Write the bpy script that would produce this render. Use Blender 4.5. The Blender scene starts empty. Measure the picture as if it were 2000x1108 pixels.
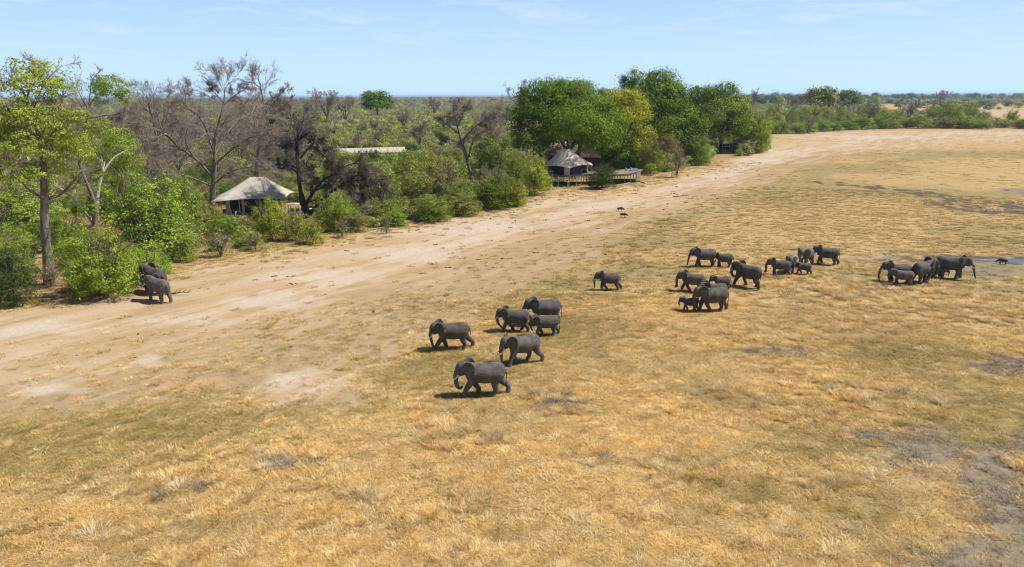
import bpy, math, random
import numpy as np
from mathutils import Vector, Matrix, Euler

scene = bpy.context.scene
C = scene.collection
rad = math.radians

# ------------------------------------------------------------------ camera
F_PX, CAM_H = 1400.0, 22.0            # focal length in photo pixels (2000 wide), camera height in m
PITCH, ROLL = 14.69, -0.20
cam_d = bpy.data.cameras.new('camera')
cam_d.sensor_width = 36.0
cam_d.lens = 36.0 * F_PX / 2000.0
cam_d.clip_start, cam_d.clip_end = 0.5, 90000.0
cam = bpy.data.objects.new('camera', cam_d)
C.objects.link(cam)
CAM_M = (Matrix.Translation((0, 0, CAM_H)) @ Euler((rad(90 - PITCH), 0, 0)).to_matrix().to_4x4()
         @ Matrix.Rotation(rad(ROLL), 4, 'Z'))
cam.matrix_world = CAM_M
scene.camera = cam

# ------------------------------------------------------------------ sky and sun
SUN_EL, SUN_AZ = 55.0, 85.0           # azimuth clockwise from +Y (view direction): light comes from the right
world = bpy.data.worlds.new('World')
scene.world = world
world.use_nodes = True
wn, wl = world.node_tree.nodes, world.node_tree.links
wn.clear()
w_out = wn.new('ShaderNodeOutputWorld')
w_bg = wn.new('ShaderNodeBackground'); w_bg.inputs['Strength'].default_value = 0.056
sky = wn.new('ShaderNodeTexSky'); sky.sky_type = 'NISHITA'; sky.sun_disc = False
sky.sun_elevation = rad(SUN_EL); sky.sun_rotation = rad(SUN_AZ)
sky.altitude = 900; sky.air_density = 1.0; sky.dust_density = 0.6; sky.ozone_density = 1.0
# thin high cloud: noise on the direction divided by its height, so it recedes like a flat layer
tc = wn.new('ShaderNodeTexCoord')
sp = wn.new('ShaderNodeSeparateXYZ'); wl.new(tc.outputs['Generated'], sp.inputs[0])
mz = wn.new('ShaderNodeMath'); mz.operation = 'MAXIMUM'; mz.inputs[1].default_value = 0.02
wl.new(sp.outputs['Z'], mz.inputs[0])
az = wn.new('ShaderNodeMath'); az.operation = 'ADD'; az.inputs[1].default_value = 0.06
wl.new(mz.outputs[0], az.inputs[0])
dx = wn.new('ShaderNodeMath'); dx.operation = 'DIVIDE'; wl.new(sp.outputs['X'], dx.inputs[0]); wl.new(az.outputs[0], dx.inputs[1])
dy = wn.new('ShaderNodeMath'); dy.operation = 'DIVIDE'; wl.new(sp.outputs['Y'], dy.inputs[0]); wl.new(az.outputs[0], dy.inputs[1])
cb = wn.new('ShaderNodeCombineXYZ'); wl.new(dx.outputs[0], cb.inputs[0]); wl.new(dy.outputs[0], cb.inputs[1])
cn = wn.new('ShaderNodeTexNoise'); cn.inputs['Scale'].default_value = 1.3; cn.inputs['Detail'].default_value = 9
cn.inputs['Roughness'].default_value = 0.62; cn.inputs['Distortion'].default_value = 0.5
wl.new(cb.outputs[0], cn.inputs['Vector'])
cr = wn.new('ShaderNodeMapRange'); cr.inputs['From Min'].default_value = 0.50; cr.inputs['From Max'].default_value = 0.82
cr.inputs['To Min'].default_value = 0.0; cr.inputs['To Max'].default_value = 0.75
wl.new(cn.outputs['Fac'], cr.inputs['Value'])
hm = wn.new('ShaderNodeMapRange'); hm.inputs['From Min'].default_value = 0.03; hm.inputs['From Max'].default_value = 0.14
wl.new(sp.outputs['Z'], hm.inputs['Value'])
cm = wn.new('ShaderNodeMath'); cm.operation = 'MULTIPLY'; wl.new(cr.outputs[0], cm.inputs[0]); wl.new(hm.outputs[0], cm.inputs[1])
SKY_TINT = wn.new('ShaderNodeMix'); SKY_TINT.data_type = 'RGBA'; SKY_TINT.blend_type = 'MIX'
veil = wn.new('ShaderNodeMix'); veil.data_type = 'RGBA'; veil.inputs['Factor'].default_value = 0.45
veil.inputs['B'].default_value = (8.3, 12.3, 18.2, 1)          # pale summer haze, thinning with height
vf = wn.new('ShaderNodeMapRange'); vf.inputs['From Min'].default_value = 0.0; vf.inputs['From Max'].default_value = 0.34
vf.inputs['To Min'].default_value = 0.80; vf.inputs['To Max'].default_value = 0.0
wl.new(sp.outputs['Z'], vf.inputs['Value']); wl.new(vf.outputs[0], veil.inputs['Factor'])
wl.new(sky.outputs[0], veil.inputs['A'])
wl.new(cm.outputs[0], SKY_TINT.inputs['Factor'])
wl.new(veil.outputs['Result'], SKY_TINT.inputs['A'])
SKY_TINT.inputs['B'].default_value = (11.5, 13.5, 15.8, 1)
wl.new(SKY_TINT.outputs['Result'], w_bg.inputs['Color'])
wl.new(w_bg.outputs[0], w_out.inputs['Surface'])

sun_d = bpy.data.lights.new('sun', 'SUN')
sun_d.energy = 5.0; sun_d.angle = rad(0.5); sun_d.color = (1.0, 0.955, 0.88)
sun = bpy.data.objects.new('sun', sun_d); C.objects.link(sun)
SUN_V = Vector((math.sin(rad(SUN_AZ)) * math.cos(rad(SUN_EL)), math.cos(rad(SUN_AZ)) * math.cos(rad(SUN_EL)), math.sin(rad(SUN_EL))))
sun.location = SUN_V * 200
sun.rotation_euler = SUN_V.to_track_quat('Z', 'Y').to_euler()

scene.view_settings.view_transform = 'Standard'
scene.view_settings.look = 'None'
scene.view_settings.exposure = 0.48
scene.view_settings.gamma = 1.0
scene.cycles.max_bounces = 6
scene.cycles.diffuse_bounces = 1
scene.cycles.transmission_bounces = 4
scene.cycles.volume_bounces = 1
scene.cycles.volume_max_steps = 32
scene.cycles.filter_width = 1.15

# ------------------------------------------------------------------ photo <-> ground helpers
CAM_MI = CAM_M.inverted()
def P(px, py, z=0.0):
    """point on the horizontal plane z that the photo shows at pixel px, py"""
    d = CAM_M.to_3x3() @ Vector(((px - 1000) / F_PX, (554 - py) / F_PX, -1.0))
    t = (z - CAM_H) / d.z
    return Vector((0, 0, CAM_H)) + d * t
def PY(px, py, base):
    """point at pixel px, py on the vertical plane through base that faces the camera"""
    d = CAM_M.to_3x3() @ Vector(((px - 1000) / F_PX, (554 - py) / F_PX, -1.0))
    n = Vector((base.x, base.y, 0)).normalized()
    t = base.dot(n) / d.dot(n)
    return Vector((0, 0, CAM_H)) + d * t
M3 = np.array(CAM_MI)
def to_px(x, y, z=0.0):
    x = np.asarray(x, float); y = np.asarray(y, float); z = np.zeros_like(x) + z
    v = np.stack([x, y, z, np.ones_like(x)], -1) @ M3.T
    w = np.where(v[..., 2] < -0.5, -v[..., 2], 0.5)
    return 1000 + F_PX * v[..., 0] / w, 554 - F_PX * v[..., 1] / w, v[..., 2] < -0.5
def rot_frame(base):
    n = Vector((base.x, base.y, 0)).normalized()
    return Vector((n.y, -n.x, 0)), n      # right, away

# ------------------------------------------------------------------ mesh helpers
def mesh_np(name, V, F, mat=None, smooth=False, face_attr=None, vert_attr=None, n=None):
    V = np.asarray(V, np.float32); F = np.asarray(F, np.int32)
    me = bpy.data.meshes.new(name)
    k = F.shape[1]
    me.vertices.add(len(V)); me.vertices.foreach_set('co', V.ravel())
    me.loops.add(F.size); me.loops.foreach_set('vertex_index', F.ravel())
    me.polygons.add(len(F))
    me.polygons.foreach_set('loop_start', np.arange(0, F.size, k, dtype=np.int32))
    me.polygons.foreach_set('loop_total', np.full(len(F), k, np.int32))
    if smooth: me.polygons.foreach_set('use_smooth', np.ones(len(F), bool))
    for dom, dct in (('FACE', face_attr), ('POINT', vert_attr)):
        if dct:
            for key, val in dct.items():
                a = me.attributes.new(key, 'FLOAT', dom)
                a.data.foreach_set('value', np.asarray(val, np.float32))
    me.update(calc_edges=True)
    if mat: me.materials.append(mat)
    return me
def mesh_py(name, V, F, mat=None, smooth=False):
    me = bpy.data.meshes.new(name)
    me.from_pydata([tuple(v) for v in V], [], F)
    if smooth: me.polygons.foreach_set('use_smooth', [True] * len(me.polygons))
    me.update()
    if mat: me.materials.append(mat)
    return me
def obj(name, me, parent=None, loc=None, rotz=None, scale=None, color=None):
    o = bpy.data.objects.new(name, me); C.objects.link(o)
    if parent: o.parent = parent
    if loc is not None: o.location = loc
    if rotz is not None: o.rotation_euler = (0, 0, rotz)
    if scale is not None: o.scale = (scale,) * 3 if not hasattr(scale, '__len__') else scale
    if color: o.color = (*color, 1)
    return o
def tag(o, label=None, cat=None, group=None, kind=None):
    if label: o['label'] = label
    if cat: o['category'] = cat
    if group: o['group'] = group
    if kind: o['kind'] = kind
    return o
def thing(name, label, cat, loc=(0, 0, 0), rotz=0, group=None, scale=None):
    o = obj(name, None, None, loc, rotz, scale)
    o.empty_display_size = 0.3
    return tag(o, label, cat, group)

class MB:
    """collects boxes, prisms and bars into one mesh"""
    def __init__(s): s.V = []; s.F = []
    def add(s, V, F):
        b = len(s.V); s.V += [Vector(v) for v in V]; s.F += [tuple(i + b for i in f) for f in F]
    def box(s, x0, x1, y0, y1, z0, z1):
        s.add([(x0, y0, z0), (x1, y0, z0), (x1, y1, z0), (x0, y1, z0), (x0, y0, z1), (x1, y0, z1), (x1, y1, z1), (x0, y1, z1)],
              [(0, 3, 2, 1), (4, 5, 6, 7), (0, 1, 5, 4), (1, 2, 6, 5), (2, 3, 7, 6), (3, 0, 4, 7)])
        return s
    def bar(s, a, b, r, r2=None, n=6):
        a, b = Vector(a), Vector(b); r2 = r if r2 is None else r2
        t = (b - a).normalized(); u = t.orthogonal().normalized(); v = t.cross(u)
        V = []
        for p, q in ((a, r), (b, r2)):
            for i in range(n):
                w = 2 * math.pi * i / n
                V.append(p + (u * math.cos(w) + v * math.sin(w)) * q)
        F = [(i, (i + 1) % n, n + (i + 1) % n, n + i) for i in range(n)]
        F += [tuple(range(n - 1, -1, -1)), tuple(range(n, 2 * n))]
        s.add(V, F); return s
    def prism(s, poly, z0, z1):
        n = len(poly)
        V = [(p[0], p[1], z0) for p in poly] + [(p[0], p[1], z1) for p in poly]
        s.add(V, [(i, (i + 1) % n, n + (i + 1) % n, n + i) for i in range(n)] + [tuple(range(n - 1, -1, -1)), tuple(range(n, 2 * n))])
        return s
    def mesh(s, name, mat, smooth=False): return mesh_py(name, s.V, s.F, mat, smooth)

# ------------------------------------------------------------------ materials
def new_mat(name):
    m = bpy.data.materials.new(name); m.use_nodes = True
    n, l = m.node_tree.nodes, m.node_tree.links
    return m, n, l, n['Principled BSDF'], n['Material Output']
def N(n, typ, **kw):
    x = n.new(typ)
    for k, v in kw.items():
        if k in x.inputs: x.inputs[k].default_value = v
        else: setattr(x, k, v)
    return x
def mixc(n, l, fac, a, b, blend='MIX'):
    x = n.new('ShaderNodeMix'); x.data_type = 'RGBA'; x.blend_type = blend
    for key, v in (('Factor', fac), ('A', a), ('B', b)):
        if isinstance(v, bpy.types.NodeSocket): l.new(v, x.inputs[key])
        elif key == 'Factor': x.inputs[key].default_value = v
        else: x.inputs[key].default_value = (*v[:3], 1)
    return x.outputs['Result']
def mth(n, l, op, a, b=None, clamp=False):
    x = n.new('ShaderNodeMath'); x.operation = op; x.use_clamp = clamp
    for i, v in enumerate((a, b)):
        if v is None: continue
        if isinstance(v, bpy.types.NodeSocket): l.new(v, x.inputs[i])
        else: x.inputs[i].default_value = v
    return x.outputs[0]
def mrange(n, l, v, a, b, c=0.0, d=1.0):
    x = n.new('ShaderNodeMapRange'); l.new(v, x.inputs['Value'])
    for k, q in (('From Min', a), ('From Max', b), ('To Min', c), ('To Max', d)): x.inputs[k].default_value = q
    return x.outputs[0]

def simple_mat(name, c1, c2, scale=3.0, rough=0.85, bump=0.2, stretch=(1, 1, 1), metal=0.0):
    m, n, l, p, o = new_mat(name)
    tc = N(n, 'ShaderNodeTexCoord'); mp = N(n, 'ShaderNodeMapping'); mp.inputs['Scale'].default_value = stretch
    l.new(tc.outputs['Object'], mp.inputs[0])
    t = N(n, 'ShaderNodeTexNoise', Scale=scale, Detail=6.0, Roughness=0.6); l.new(mp.outputs[0], t.inputs['Vector'])
    f = mrange(n, l, t.outputs['Fac'], 0.35, 0.65)
    l.new(mixc(n, l, f, c1, c2), p.inputs['Base Color'])
    p.inputs['Roughness'].default_value = rough; p.inputs['Metallic'].default_value = metal
    p.inputs['Specular IOR Level'].default_value = 0.25
    if bump:
        b = N(n, 'ShaderNodeBump', Strength=bump, Distance=0.05); l.new(t.outputs['Fac'], b.inputs['Height']); l.new(b.outputs[0], p.inputs['Normal'])
    return m

def leaf_mat(name, from_object=True, ramp=None):
    m, n, l, p, o = new_mat(name)
    at = N(n, 'ShaderNodeAttribute'); at.attribute_name = 'v'
    if from_object:
        oi = N(n, 'ShaderNodeObjectInfo'); base = oi.outputs['Color']; rnd = oi.outputs['Random']
    else:
        ti = N(n, 'ShaderNodeAttribute'); ti.attribute_type = 'INSTANCER'; ti.attribute_name = 'tint'
        r = n.new('ShaderNodeValToRGB'); l.new(ti.outputs['Fac'], r.inputs[0])
        els = r.color_ramp.elements
        els[0].position, els[0].color = ramp[0][0], (*ramp[0][1], 1)
        els[1].position, els[1].color = ramp[-1][0], (*ramp[-1][1], 1)
        for ps, c in ramp[1:-1]:
            e = els.new(ps); e.color = (*c, 1)
        base = r.outputs[0]; oi = N(n, 'ShaderNodeObjectInfo'); rnd = oi.outputs['Random']
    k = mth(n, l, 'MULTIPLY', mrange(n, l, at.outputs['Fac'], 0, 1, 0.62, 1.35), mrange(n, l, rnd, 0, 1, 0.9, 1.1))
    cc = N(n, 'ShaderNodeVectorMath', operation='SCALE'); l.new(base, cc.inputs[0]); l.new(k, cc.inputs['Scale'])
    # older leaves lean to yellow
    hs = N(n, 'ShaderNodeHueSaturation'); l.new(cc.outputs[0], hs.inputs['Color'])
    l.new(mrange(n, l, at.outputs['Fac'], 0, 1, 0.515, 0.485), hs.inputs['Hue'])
    col = hs.outputs[0]
    l.new(col, p.inputs['Base Color']); p.inputs['Roughness'].default_value = 0.62
    p.inputs['Specular IOR Level'].default_value = 0.10
    tr = N(n, 'ShaderNodeBsdfTranslucent'); l.new(col, tr.inputs['Color'])
    mx = n.new('ShaderNodeMixShader'); mx.inputs[0].default_value = 0.2
    l.new(p.outputs[0], mx.inputs[1]); l.new(tr.outputs[0], mx.inputs[2]); l.new(mx.outputs[0], o.inputs['Surface'])
    return m

M = {}
M['leaf'] = leaf_mat('leaf')
M['bark_grey'] = simple_mat('bark_grey', (0.11, 0.085, 0.07), (0.27, 0.225, 0.185), 4, 0.9, 0.6, (1, 1, 0.25))
M['bark_dark'] = simple_mat('bark_dark', (0.022, 0.018, 0.015), (0.07, 0.058, 0.05), 4, 0.9, 0.6, (1, 1, 0.25))
M['bark_pale'] = simple_mat('bark_pale', (0.40, 0.35, 0.29), (0.60, 0.55, 0.47), 4, 0.85, 0.4, (1, 1, 0.25))
M['twig_brown'] = simple_mat('twig_brown', (0.22, 0.175, 0.135), (0.38, 0.31, 0.245), 1.0, 0.9, 0)
M['twig_shrub'] = simple_mat('twig_shrub', (0.13, 0.10, 0.065), (0.24, 0.19, 0.125), 1.0, 0.9, 0)
M['twig_dark'] = simple_mat('twig_dark', (0.075, 0.055, 0.05), (0.16, 0.125, 0.11), 1.0, 0.9, 0)
M['twig_pale'] = simple_mat('twig_pale', (0.42, 0.37, 0.30), (0.58, 0.52, 0.44), 1.0, 0.9, 0)
M['canvas'] = simple_mat('canvas', (0.34, 0.30, 0.245), (0.46, 0.41, 0.345), 0.9, 0.9, 0.15)
M['canvas_cream'] = simple_mat('canvas_cream', (0.46, 0.39, 0.31), (0.57, 0.49, 0.40), 0.8, 0.9, 0.15)
M['shade_fill'] = simple_mat('shade_fill', (0.008, 0.008, 0.008), (0.02, 0.018, 0.016), 2, 0.6, 0)  # near-black colour standing in for the shade of dim interiors
M['wood_old'] = simple_mat('wood_old', (0.12, 0.09, 0.07), (0.27, 0.22, 0.175), 6, 0.85, 0.4, (1, 1, 0.3))
M['wood_dark'] = simple_mat('wood_dark', (0.045, 0.03, 0.022), (0.12, 0.085, 0.06), 6, 0.85, 0.4, (1, 1, 0.3))
M['post_pale'] = simple_mat('post_pale', (0.42, 0.37, 0.30), (0.58, 0.52, 0.44), 5, 0.85, 0.3)
M['thatch'] = simple_mat('thatch', (0.30, 0.19, 0.11), (0.56, 0.42, 0.28), 9, 0.95, 0.7, (1, 1, 0.3))
M['paint_pale'] = simple_mat('paint_pale', (0.55, 0.58, 0.50), (0.66, 0.68, 0.60), 2, 0.4, 0)
M['rubber'] = simple_mat('rubber', (0.012, 0.012, 0.012), (0.03, 0.03, 0.03), 5, 0.8, 0.1)
M['glass_dark'] = simple_mat('glass_dark', (0.05, 0.07, 0.08), (0.08, 0.10, 0.11), 2, 0.08, 0)
M['cushion'] = simple_mat('cushion', (0.55, 0.66, 0.72), (0.68, 0.76, 0.80), 3, 0.9, 0.1)
M['ivory'] = simple_mat('ivory', (0.66, 0.58, 0.45), (0.80, 0.74, 0.62), 4, 0.35, 0.05)
M['eye'] = simple_mat('eye', (0.01, 0.008, 0.006), (0.02, 0.015, 0.01), 4, 0.15, 0)
M['hair'] = simple_mat('hair', (0.012, 0.010, 0.009), (0.025, 0.02, 0.018), 9, 0.7, 0.1)
M['dung'] = simple_mat('dung', (0.03, 0.02, 0.013), (0.09, 0.062, 0.04), 9, 0.95, 0.5)

def elephant_mat():
    m, n, l, p, o = new_mat('elephant_skin')
    tc = N(n, 'ShaderNodeTexCoord')
    big = N(n, 'ShaderNodeTexNoise', Scale=1.6, Detail=5.0, Roughness=0.6); l.new(tc.outputs['Object'], big.inputs['Vector'])
    oi = N(n, 'ShaderNodeObjectInfo')
    fine = N(n, 'ShaderNodeTexNoise', Scale=14.0, Detail=6.0, Roughness=0.7); l.new(tc.outputs['Object'], fine.inputs['Vector'])
    c = mixc(n, l, mrange(n, l, big.outputs['Fac'], 0.35, 0.68), (0.062, 0.053, 0.049), (0.140, 0.122, 0.113))
    c = mixc(n, l, mrange(n, l, fine.outputs['Fac'], 0.50, 0.72, 0, 0.45), c, (0.20, 0.172, 0.152))
    c2 = N(n, 'ShaderNodeVectorMath', operation='SCALE'); l.new(c, c2.inputs[0]); l.new(mrange(n, l, oi.outputs['Random'], 0, 1, 0.8, 1.2), c2.inputs['Scale'])
    l.new(c2.outputs[0], p.inputs['Base Color'])
    p.inputs['Roughness'].default_value = 0.75; p.inputs['Specular IOR Level'].default_value = 0.3
    vo = N(n, 'ShaderNodeTexVoronoi', Scale=13.0); vo.feature = 'DISTANCE_TO_EDGE'
    mp = N(n, 'ShaderNodeMapping'); mp.inputs['Scale'].default_value = (1.0, 1.0, 2.2); l.new(tc.outputs['Object'], mp.inputs[0])
    ws = N(n, 'ShaderNodeVectorMath', operation='ADD'); l.new(mp.outputs[0], ws.inputs[0])
    w2 = N(n, 'ShaderNodeVectorMath', operation='SCALE'); l.new(fine.outputs['Color'], w2.inputs[0]); w2.inputs['Scale'].default_value = 0.12
    l.new(w2.outputs[0], ws.inputs[1]); l.new(ws.outputs[0], vo.inputs['Vector'])
    b = N(n, 'ShaderNodeBump', Strength=0.7, Distance=0.02); l.new(mrange(n, l, vo.outputs['Distance'], 0, 0.06), b.inputs['Height'])
    b2 = N(n, 'ShaderNodeBump', Strength=0.6, Distance=0.06); l.new(big.outputs['Fac'], b2.inputs['Height']); l.new(b.outputs[0], b2.inputs['Normal'])
    l.new(b2.outputs[0], p.inputs['Normal'])
    return m
M['skin'] = elephant_mat()

# ------------------------------------------------------------------ the map of the ground
rng = np.random.default_rng(7)
def pl(x, pts):
    a = np.array(pts, float); return np.interp(x, a[:, 0], a[:, 1])
WOOD_EDGE = [(-900, 720), (-300, 640), (0, 596), (130, 590), (280, 572), (335, 525), (420, 500), (560, 480), (640, 456), (740, 450),
             (800, 436), (900, 422), (1015, 405), (1050, 372), (1250, 350), (1380, 320), (1500, 297), (1512, 262), (1700, 255), (1930, 250), (2000, 254), (2600, 256)]
TRK_U = [(-900, 760), (0, 604), (200, 585), (360, 545), (520, 505), (700, 462), (1000, 408), (1200, 372), (1400, 328), (1560, 285), (1700, 262), (1850, 255), (2600, 256)]
TRK_L = [(-900, 980), (0, 815), (200, 790), (400, 745), (700, 640), (880, 560), (1000, 500), (1200, 432), (1400, 376), (1560, 318), (1700, 285), (1850, 270), (2600, 276)]
GREEN = [(0, 880, 330, 70), (330, 830, 260, 45), (640, 790, 160, 30), (880, 720, 190, 55), (1000, 560, 200, 40), (1240, 530, 120, 22), (1250, 470, 140, 22),
         (1530, 362, 200, 20), (1500, 390, 160, 16), (1760, 376, 150, 12), (1800, 300, 260, 9), (1950, 470, 110, 16), (1700, 540, 110, 17), (1950, 545, 130, 24), (1960, 440, 120, 12), (1880, 452, 60, 8), (1900, 800, 180, 90), (1480, 960, 80, 30),
         (1760, 700, 190, 36), (1130, 650, 130, 30), (1700, 1000, 90, 40), (1920, 385, 120, 12), (1620, 330, 200, 12), (450, 545, 70, 10), (1850, 300, 240, 8), (1330, 420, 110, 14), (1600, 870, 120, 40)]
MUD = [(1805, 880, 85, 50), (1960, 950, 70, 60), (1985, 1040, 80, 110), (1880, 1085, 110, 34), (1930, 930, 60, 70), (1985, 860, 50, 40), (1910, 522, 140, 16), (1960, 505, 90, 8), (1720, 505, 90, 9), (1970, 715, 60, 16),
       (1990, 372, 60, 6), (1960, 410, 90, 6), (380, 948, 34, 10), (540, 905, 26, 9), (300, 965, 26, 9), (612, 915, 20, 8),
       (1500, 690, 80, 8), (1110, 790, 40, 12), (1700, 850, 40, 12)]
PALE = [(600, 745, 100, 26), (300, 705, 60, 14), (560, 728, 50, 16), (1408, 345, 42, 12), (960, 440, 170, 20), (1150, 400, 110, 12), (1480, 312, 90, 10), (780, 500, 150, 20), (620, 545, 150, 20), (860, 455, 110, 16), (560, 590, 130, 14), (60, 640, 130, 22), (340, 640, 160, 20), (100, 760, 130, 22), (1700, 268, 200, 5), (1330, 362, 60, 8),
        (1705, 500, 30, 4), (1500, 300, 120, 9)]
RUST = [(1925, 1050, 28, 14), (1840, 895, 20, 8), (1240, 378, 90, 8), (1420, 300, 60, 6), (380, 500, 60, 10), (620, 485, 60, 8), (130, 575, 90, 10), (1120, 376, 90, 6), (380, 745, 80, 14)]
def gsum(px, py, lst, soft=1.0):
    r = np.zeros_like(px)
    for cx, cy, rx, ry in lst:
        r = np.maximum(r, np.exp(-(((px - cx) / rx) ** 2 + ((py - cy) / ry) ** 2) * 0.9 * soft))
    return r
def smooth(x, a, b):
    t = np.clip((x - a) / (b - a), 0, 1); return t * t * (3 - 2 * t)
def wood_mask(px, py, ok):
    e = pl(px, WOOD_EDGE)
    s = np.maximum(2.0, (e - 188) * 0.03)
    w = 1 - smooth(py, e - s, e + s)
    low = pl(px, [(1690, 205), (1760, 216), (1880, 214), (1930, 224), (1980, 240), (2600, 246)])
    hole = (px > 1690) & (py > 204.5) & (py < low)
    w = np.where(hole, 0.0, w)
    return np.where(ok, w, 0.0)
_hn = rng.normal(size=(24, 4))
def lownoise(x, y, scale):
    """cheap smooth noise from a sum of sines"""
    r = np.zeros_like(x, dtype=float)
    for i in range(12):
        a, b, c, d = _hn[i]
        k = 1.0 + 1.5 * (i / 12)
        r += np.sin((x * a + y * b) / scale * k * 2 + c * 9 + 1.3 * np.sin((x * d - y * a) / scale * k + b * 5))
    return r / 12 * 1.6
def masks(x, y):
    px, py, ok = to_px(x, y)
    wx = (lownoise(x, y, 9.0) + 0.6 * lownoise(x, y, 3.3)) * np.clip((py - 190) * 0.11, 1, 44)
    wy = (lownoise(x + 77, y - 31, 7.0) + 0.6 * lownoise(x - 12, y + 5, 2.6)) * np.clip((py - 190) * 0.045, 0.5, 17)
    px2, py2 = px + wx, py + wy
    u, lo = pl(px2, TRK_U), pl(px2, TRK_L)
    wd = np.maximum(4, (lo - u) * 0.22)
    sand = smooth(py2, u - wd * 0.5, u + wd * 0.5) * (1 - smooth(py2, lo - wd * 3.3, lo + wd * 1.1))
    sand = np.maximum(sand, gsum(px2, py2, [(1150, 395, 260, 30), (600, 760, 130, 40), (1850, 222, 240, 12), (1650, 262, 200, 10), (1620, 285, 260, 16), (1900, 272, 260, 10)]) * 0.95)
    lt = pl(px2, [(-900, 980), (0, 825), (400, 775), (700, 745), (880, 660), (1000, 570), (1200, 460), (1400, 390), (1560, 330), (1700, 292), (1850, 276), (2600, 280)])
    wt = np.maximum(4, (lt - u) * 0.12)
    tan = smooth(py2, u, u + wt) * (1 - smooth(py2, lt - wt * 1.2, lt + wt * 1.2))
    green = gsum(px2, py2, GREEN) * (1 - 0.7 * tan)
    belt = np.exp(-((py2 - (lo + 35)) / np.maximum(6, (lo - u) * 0.35)) ** 2) * 0.75
    green = np.maximum(green, belt)
    mud = gsum(px2, py2, MUD)
    pale = gsum(px2, py2, PALE)
    core = np.exp(-((py2 - (u * 0.62 + lo * 0.38)) / np.maximum(3, (lo - u) * 0.17)) ** 2) * smooth(px, 560, 900) * 0.8
    pale = np.maximum(pale, core)
    rust = gsum(px2, py2, RUST)
    wood = wood_mask(px, py, ok)
    z = ~ok
    for a in (sand, green, mud, pale, rust, tan): a[z] = 0
    # the narrow dark drainage lines on the right
    ch = np.zeros_like(sand)
    for line, w in (([(1560, 352), (1700, 366), (1800, 380), (1900, 396), (2100, 408)], 2.8), ([(1780, 392), (1860, 404), (1930, 411), (2100, 414)], 4.5), ([(1740, 505), (1860, 508), (2100, 515)], 5)):
        ly = pl(px2, line)
        ch = np.maximum(ch, np.exp(-((py2 - ly) / w) ** 2) * smooth(px2, line[0][0], line[0][0] + 40))
    ch[z] = 0
    return dict(tan=tan, sand=sand, green=green, mud=mud, pale=pale, rust=rust, wood=wood, dark=ch)
def height(x, y):
    r = np.hypot(x, y)
    k = np.clip((r - 5) / 20, 0, 1) * np.clip((900 - r) / 500, 0, 1)
    px, py, ok = to_px(x, y)
    px = px * 1.0
    wet = np.exp(-(((px - 1930) / 160) ** 2 + ((py - 511) / 14) ** 2))
    return (lownoise(x, y, 11.0) * 0.05 + lownoise(x + 40, y + 9, 3.1) * 0.02) * k * (1 - wet) - 0.03 * wet

def gz(x, y): return float(height(np.array(float(x)), np.array(float(y))))
th = np.concatenate([np.linspace(-180, -48, 30, endpoint=False), np.linspace(-48, 48, 640, endpoint=False), np.linspace(48, 180, 30, endpoint=False)])
rr = np.concatenate([[0.02], np.geomspace(2, 26, 14, endpoint=False), np.geomspace(26, 260, 260, endpoint=False), np.geomspace(260, 3000, 170, endpoint=False), np.geomspace(3000, 34000, 30)])
TH, RR = np.meshgrid(np.radians(th), rr)
GX, GY = RR * np.sin(TH), RR * np.cos(TH)
mk = masks(GX, GY); GZ = height(GX, GY)
nr, nt = GX.shape
V = np.stack([GX.ravel(), GY.ravel(), GZ.ravel()], -1)
i, j = np.meshgrid(np.arange(nr - 1), np.arange(nt), indexing='ij')
j2 = (j + 1) % nt
F = np.stack([(i * nt + j).ravel(), (i * nt + j2).ravel(), ((i + 1) * nt + j2).ravel(), ((i + 1) * nt + j).ravel()], -1)[:, ::-1]
attrs = {k: v.ravel() for k, v in mk.items()}

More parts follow.
